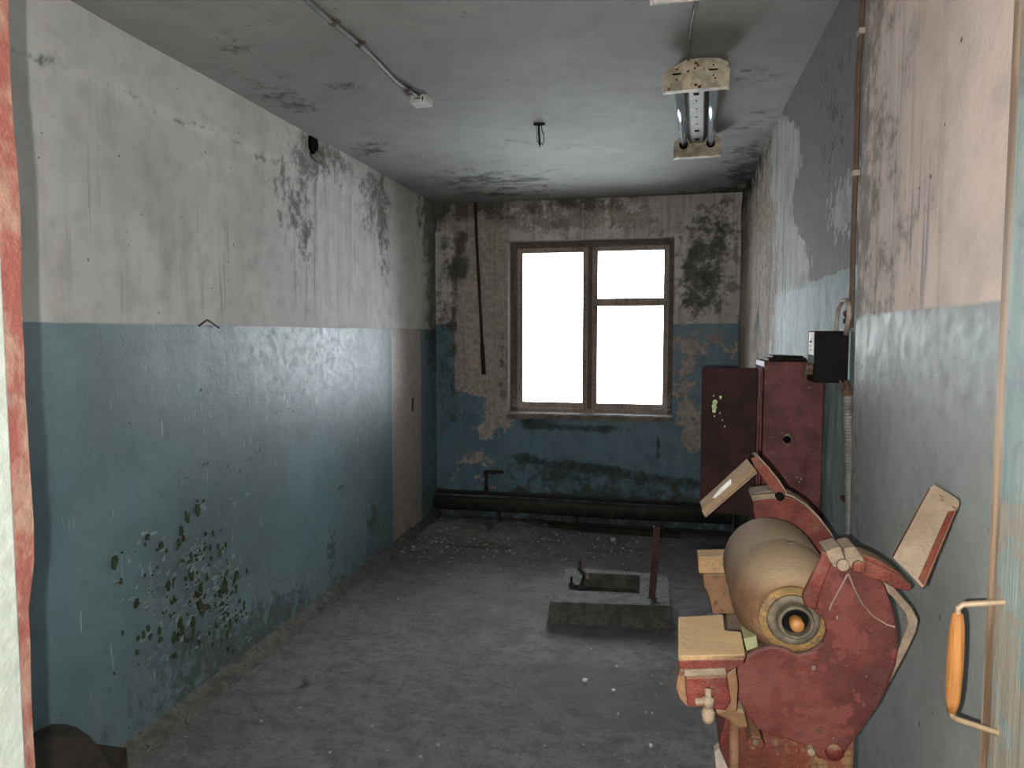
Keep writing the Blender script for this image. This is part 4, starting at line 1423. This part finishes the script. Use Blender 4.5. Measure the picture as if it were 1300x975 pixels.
# near wheel guard: casing with an open sector, rim and back plate
GUARD = [(1048, 701), (1072, 703), (1096, 708), (1111, 726), (1124, 745), (1133, 771), (1139, 800), (1140, 822), (1137, 843), (1128, 868), (1113, 897), (1097, 920),
         (1080, 944), (1069, 961), (1055, 967), (1040, 963), (1023, 947), (1003, 940), (981, 935), (962, 925), (948, 908), (940, 892), (931, 876), (930, 864), (938, 845), (948, 833),
         (962, 826), (980, 821), (997, 824), (1012, 832), (1030, 828), (1044, 817), (1050, 803), (1047, 788), (1035, 778), (1031, 768), (1020, 762), (1030, 738)]
b_ = bmesh.new()
prism(b_, poly(GUARD, FY), (0, 0.012, 0))
gd = bm_link('wheel_guard', b_, M['red_face'], GR, bevel=0.003, label='red dusty guard plate facing the doorway')
b_ = bmesh.new()
rimp = poly(GUARD[1:26], FY + 0.0125)
ribbon(b_, [(p.x, p.y, p.z) for p in [hcn_ * 1.0 for hcn_ in [Vector((GX, FY + 0.0125, 1.115)).lerp(q_, 0.985) for q_ in rimp]]], 0.062, 0.004)
bm_link('guard_rim', b_, M['red'], gd)
# raised weld lines over the guard face
b_ = bmesh.new()
tube(b_, poly([(1077, 728), (1084, 746), (1094, 766), (1108, 782), (1126, 793), (1136, 796)], FY - 0.0005), 0.0012, 6)
tube(b_, poly([(1076, 729), (1066, 748), (1055, 768), (1053, 775)], FY - 0.0005), 0.0012, 6)
bm_link('cobweb_strand', b_, M['cream'], gd, kind='stuff')
b_ = bmesh.new()
for px, py, s in ((1033, 848, 0.005), (1063, 784, 0.003), (1100, 859, 0.0016), (1058, 938, 0.0016), (1012, 953, 0.0015)):
    c = P(px, py, 1, FY - 0.0012)
    prism(b_, [(c.x + s * 0.6 * math.cos(a), FY - 0.0012, c.z + s * math.sin(a) * rr.uniform(0.7, 1.1)) for a in [k * math.pi / 4 for k in range(8)]], (0, 0.002, 0))
bm_link('paint_chips', b_, M['cream'], gd, kind='stuff')
b_ = bmesh.new()
c = P(1059, 955, 1, FY)
lathe(b_, c, [(FY - 0.004, 0.012), (FY + 0.001, 0.014)], 18)
bm_link('rivet', b_, M['red'], gd, True)

# strap and the two clamps at the top of the guard
b_ = bmesh.new()
prism(b_, poly([(1046, 700), (1058, 712), (1041, 757), (1037, 776), (1022, 771), (1019, 757), (1033, 728)], FY - 0.014), (0, 0.0135, 0))
bm_link('guard_strap', b_, M['red'], GR, bevel=0.003)


def clamp(face, top_dy, name='clamp'):
    b = bmesh.new()
    prism(b, poly(face, FY - 0.016), (0, top_dy, 0))
    return bm_link(name, b, M['red'], GR, bevel=0.003)


b_ = bmesh.new()
prism(b_, poly([(1048, 700), (1068, 694), (1074, 712), (1060, 722), (1053, 713)], FY - 0.016), (0, 0.055, 0))
bm_link('clamp', b_, M['cream'], GR, bevel=0.003, label='dusty cream clamp top')
b_ = bmesh.new()
prism(b_, poly([(1071, 697), (1086, 694), (1098, 711), (1096, 722), (1080, 722), (1074, 712)], FY - 0.016), (0, 0.055, 0))
bm_link('clamp', b_, M['cream'], GR, bevel=0.003, label='dusty cream clamp top')
for px, py, r_, m in ((1070, 717, 0.009, 'cream'), (1090, 719, 0.009, 'red')):
    b_ = bmesh.new()
    c = P(px, py, 1, FY - 0.018)
    lathe(b_, c, [(FY - 0.024, r_ * 0.75), (FY - 0.0225, r_), (FY - 0.0165, r_)], 16)
    bm_link('pivot', b_, M[m], GR, True)
# arm to the spark deflector
b_ = bmesh.new()
prism(b_, poly([(1089, 708), (1104, 714), (1122, 722), (1141, 731), (1158, 744), (1155, 751), (1138, 748), (1119, 738), (1102, 733), (1088, 726)], FY - 0.013), (0, 0.006, 0))
arm = bm_link('deflector_arm', b_, M['red'], GR, bevel=0.002)
b_ = bmesh.new()
prism(b_, poly([(1096, 704), (1117, 712), (1141, 727), (1157, 742), (1140, 731), (1118, 721), (1092, 708)], FY - 0.006), (0, 0.045, 0))
bm_link('arm_flange', b_, M['red'], arm, bevel=0.002)
# spark deflector plate: a shallow tray tilted in space
TL, TR, BR, BL = P(1184, 614, 1, 1.175), P(1220, 636, 1, 1.150), P(1173, 748, 1, 1.095), P(1131, 710, 1, 1.120)
nrm = (TR - TL).cross(BL - TL).normalized()
if nrm.y > 0:
    nrm = -nrm
u_ = (TR - TL)
v_ = (BL - TL)


def tray(name, TL, TR, BR, BL, nrm, mat_face, mat_rim, parent, lip=0.008, rimw=(0.02, 0.16, 0.02, 0.06), lab=None):
    def bil(s, t):
        return TL.lerp(TR, s).lerp(BL.lerp(BR, s), t)
    b = bmesh.new()
    face = [bil(0.06, 0.0), bil(0.88, 0.0), bil(0.97, 0.02), bil(1.0, 0.07), bil(1.0, 0.97), bil(0.93, 1.0), bil(0.5, 0.98), bil(0.03, 0.97), bil(0.0, 0.06)]
    prism(b, face, -nrm * 0.003)
    pl = bm_link(name, b, mat_face, parent, label=lab) if lab else bm_link(name, b, mat_face, parent)
    b = bmesh.new()
    for (s0, t0), (s1, t1), (ds, dt) in (((1.0, 0.10), (1.0, 0.99), (-rimw[1], 0.0)), ((0.0, 0.08), (0.0, 0.95), (rimw[3], 0.0))):
        p0, p1, p2, p3 = bil(s0, t0), bil(s1, t1), bil(s1 + ds, t1), bil(s0 + ds, t0)
        prism(b, [p0 - nrm * 0.006, p1 - nrm * 0.006, p1 + nrm * lip, p0 + nrm * lip], ((p3 - p0) * 0.16))
    bm_link('deflector_lip', b, mat_rim, pl)
    return pl, bil


dp, bil = tray('spark_deflector', TL, TR, BR, BL, nrm, M['cream'], M['red'], GR, lab='cream dusty spark deflector plate')
b_ = bmesh.new()
for s, t in ((0.40, 0.07), (0.46, 0.10), (0.88, 0.10)):
    c = bil(s, t) + nrm * 0.0008
    uu = u_.normalized()
    vv = v_.normalized()
    prism(b_, [c - uu * 0.004, c + uu * 0.001 + vv * 0.002, c + uu * 0.004, c + uu * 0.001 - vv * 0.001], -nrm * 0.001)
bm_link('slots', b_, M['rust_brown'], dp, kind='stuff')
b_ = bmesh.new()
prism(b_, [bil(0.985, 0.12) + nrm * 0.001, bil(1.0, 0.98) + nrm * 0.001, bil(0.80, 0.97) + nrm * 0.007, bil(0.80, 0.20) + nrm * 0.007], nrm * 0.002)
bm_link('deflector_lip', b_, M['red'], dp)
b_ = bmesh.new()
prism(b_, [bil(0.5, 0.5) - nrm * 0.0028, bil(0.51, 0.5) - nrm * 0.0028, bil(0.5, 0.51) - nrm * 0.0028], -nrm * 0.001)
bm_link('slot_back', b_, M['rust_brown'], dp, kind='stuff')

# bent stay behind the guard
b_ = bmesh.new()
prism(b_, poly([(1122, 737), (1134, 745), (1158, 772), (1166, 788), (1163, 803), (1151, 828), (1136, 856), (1127, 872), (1122, 864), (1136, 838), (1146, 812), (1153, 792), (1150, 779), (1132, 757), (1120, 748)], 1.205), (0, 0.006, 0))
bm_link('guard_stay', b_, M['cream'], GR, bevel=0.002, label='bent grey-beige stay plate behind the guard')

# near tool rest
ZT = 1.141
tr = [P(px, py, 2, ZT) for px, py in ((861, 783), (918, 780), (920, 800), (941, 802), (946, 831), (861, 833))]
b_ = bmesh.new()
prism(b_, tr, (0, 0, -0.007))
TR_ = bm_link('tool_rest', b_, M['tan'], GR, bevel=0.0015, label='tan dusty tool rest beside the near guard')
yf = (tr[5].y + tr[4].y) / 2
b_ = bmesh.new()
prism(b_, poly([(861, 838), (946, 836), (944, 843), (927, 853), (917, 855), (880, 856), (868, 851), (863, 848)], yf + 0.004), (0, 0.05, 0))
bm_link('rest_lip', b_, M['red'], TR_, bevel=0.002)
b_ = bmesh.new()
prism(b_, poly([(869, 851), (921, 849), (923, 857), (869, 859)], yf + 0.000), (0, 0.045, 0))
bm_link('rest_plate', b_, M['cream'], TR_, bevel=0.001)
b_ = bmesh.new()
prism(b_, poly([(870, 860), (923, 858), (928, 893), (921, 903), (905, 901), (872, 896)], yf + 0.012), (0, 0.07, 0))
blk = bm_link('rest_bracket', b_, M['red'], GR, bevel=0.003)
b_ = bmesh.new()
prism(b_, poly([(864, 850), (869, 850), (872, 886), (893, 891), (893, 898), (872, 898), (863, 888), (858, 874), (860, 860)], yf + 0.016), (0, 0.05, 0))
bm_link('bracket_ear', b_, M['dusty'], blk, bevel=0.004)
b_ = bmesh.new()
prism(b_, poly([(922, 858), (934, 848), (937, 870), (935, 905), (920, 903)], yf + 0.03), (0, 0.12, 0))
bm_link('bracket_web', b_, M['dusty'], blk, bevel=0.002)
b_ = bmesh.new()
yb = yf + 0.003
cb = P(899, 880, 1, yb)
ct = [P(899, y, 1, yb) for y in (874, 885, 885.5, 895, 895.5, 903, 903.5, 911, 916)]
tube(b_, ct, 0.006, 10, radii=[0.0045, 0.0045, 0.0085, 0.0085, 0.0065, 0.0085, 0.0095, 0.0085, 0.0075])
bo2 = bm_link('rest_bolt', b_, M['cream'], blk, True)
b_ = bmesh.new()
ca = P(883, 891, 1, yb)
tube(b_, [ca, P(897, 890, 1, yb)], 0.005, 8)
bm_link('cotter', b_, M['cream'], bo2)
# arm under the drum that carries the rest
b_ = bmesh.new()
prism(b_, poly([(905, 904), (925, 899), (945, 903), (950, 925), (934, 925), (925, 915), (912, 909)], 1.135), (0, 0.10, 0))
bm_link('rest_arm', b_, M['dusty'], GR, bevel=0.004)
# yellow patch between rest and flange
b_ = bmesh.new()
prism(b_, poly([(944, 811), (960, 807), (962, 821), (948, 826)], 1.19), (0, 0.05, 0))
bm_link('casing_lug', b_, M['pale_yellow'], GR)

# far wheel guard with its raised deflector
b_ = bmesh.new()
F2 = 1.56
arc_o, arc_i = [], []
FG = [(955, 631), (975, 628), (990, 628), (1008, 634), (1025, 645), (1041, 661), (1054, 678), (1064, 695)]
FGi = [(1062, 715), (1040, 703), (1020, 688), (1000, 676), (985, 672), (968, 672), (962, 668), (957, 652)]
prism(b_, poly(FG + FGi, F2), (0, 0.01, 0))
fg = bm_link('wheel_guard', b_, M['red'], GR, bevel=0.002, label='red guard segment on the far wheel')
b_ = bmesh.new()
ribbon(b_, [tuple(q_) for q_ in [p + Vector((0, 0.011, 0.003)) for p in poly(FG, F2)]], 0.06, 0.004)
bm_link('guard_rim', b_, M['cream'], fg)
b_ = bmesh.new()
prism(b_, [p + Vector((0, 0, 0.0)) for p in poly([(953, 629), (975, 627), (986, 626), (986, 633), (975, 633), (956, 636)], F2 - 0.004)], (0, 0.055, 0))
bm_link('guard_lip', b_, M['cream'], fg)
# back half of the far guard, hidden behind the drum
b_ = bmesh.new()
lathe(b_, (0.215, 0, 1.115), [(F2 + 0.011, 0.070), (F2 + 0.05, 0.070)], 32)
bm_link('grinding_wheel', b_, M['hub'], GR, True)
b_ = bmesh.new()
prism(b_, poly([(953, 582), (962, 580), (973, 592), (986, 608), (997, 624), (996, 633), (988, 633), (984, 625), (977, 621), (968, 606), (958, 593)], F2 - 0.012), (0, 0.005, 0))
am = bm_link('deflector_arm', b_, M['red'], GR, bevel=0.0015)
b_ = bmesh.new()
prism(b_, poly([(958, 580), (963, 579), (975, 592), (989, 609), (999, 625), (995, 626), (984, 608), (970, 592)], F2 - 0.006), (0, 0.05, 0))
bm_link('arm_flange', b_, M['cream'], am)
b_ = bmesh.new()
c = P(990, 630, 1, F2 - 0.015)
lathe(b_, c, [(F2 - 0.022, 0.0085), (F2 + 0.0, 0.0085)], 14)
bm_link('pivot', b_, M['black'], am, True)
TL, TR, BR, BL = P(948, 582, 1, 1.57), P(961, 599, 1, 1.53), P(895, 656, 1, 1.50), P(888, 637, 1, 1.54)
nr = (TR - TL).cross(BL - TL).normalized()
if nr.y > 0:
    nr = -nr
b_ = bmesh.new()
prism(b_, [TL, TR, BR, BL], -nr * 0.004)
d2 = bm_link('spark_deflector', b_, M['cream'], GR, bevel=0.001, label='cream deflector plate raised over the far wheel')
b_ = bmesh.new()
lo0, lo1 = TR.lerp(TL, 0.0), BR.lerp(BL, 0.0)
prism(b_, [TR + nr * 0.001, BR + nr * 0.001, BR.lerp(BL, 0.28) + nr * 0.006, TR.lerp(TL, 0.28) + nr * 0.006], nr * 0.002)
bm_link('deflector_lip', b_, M['dusty'], d2)
b_ = bmesh.new()
q0 = lambda s, t: TL.lerp(BL, s).lerp(TR.lerp(BR, s), t) + nr * 0.0012
prism(b_, [q0(0.38, 0.30), q0(0.42, 0.55), q0(0.70, 0.66), q0(0.78, 0.42), q0(0.6, 0.28)], -nr * 0.001)
bm_link('white_smear', b_, simple('white_smear_paint', (0.55, 0.56, 0.54), 0.35), d2)

# far tool rest
b_ = bmesh.new()
prism(b_, poly([(886, 707), (930, 706), (930, 728), (887, 728)], 1.46), (0, 0.05, 0))
fr_ = bm_link('tool_rest', b_, M['tan'], GR, bevel=0.002, label='tan dusty tool rest of the far wheel')
b_ = bmesh.new()
prism(b_, poly([(892, 729), (940, 729), (940, 780), (905, 780), (900, 757), (894, 745)], 1.47), (0, 0.04, 0))
bm_link('rest_bracket', b_, M['dusty'], fr_, bevel=0.003)
# tilted offcut leaning at the foot on the left of the pedestal
b_ = bmesh.new()
prism(b_, poly([(907, 955), (913, 950), (924, 975), (916, 1300), (908, 1300), (909, 975)], 1.20), (0, 0.02, 0))
for v in b_.verts:
    v.co.z = max(v.co.z, 0.0)
bm_link('leaning_board', b_, M['sill_edge'], bevel=0.001, label='narrow grey board standing against the left of the grinder pedestal', category='board')
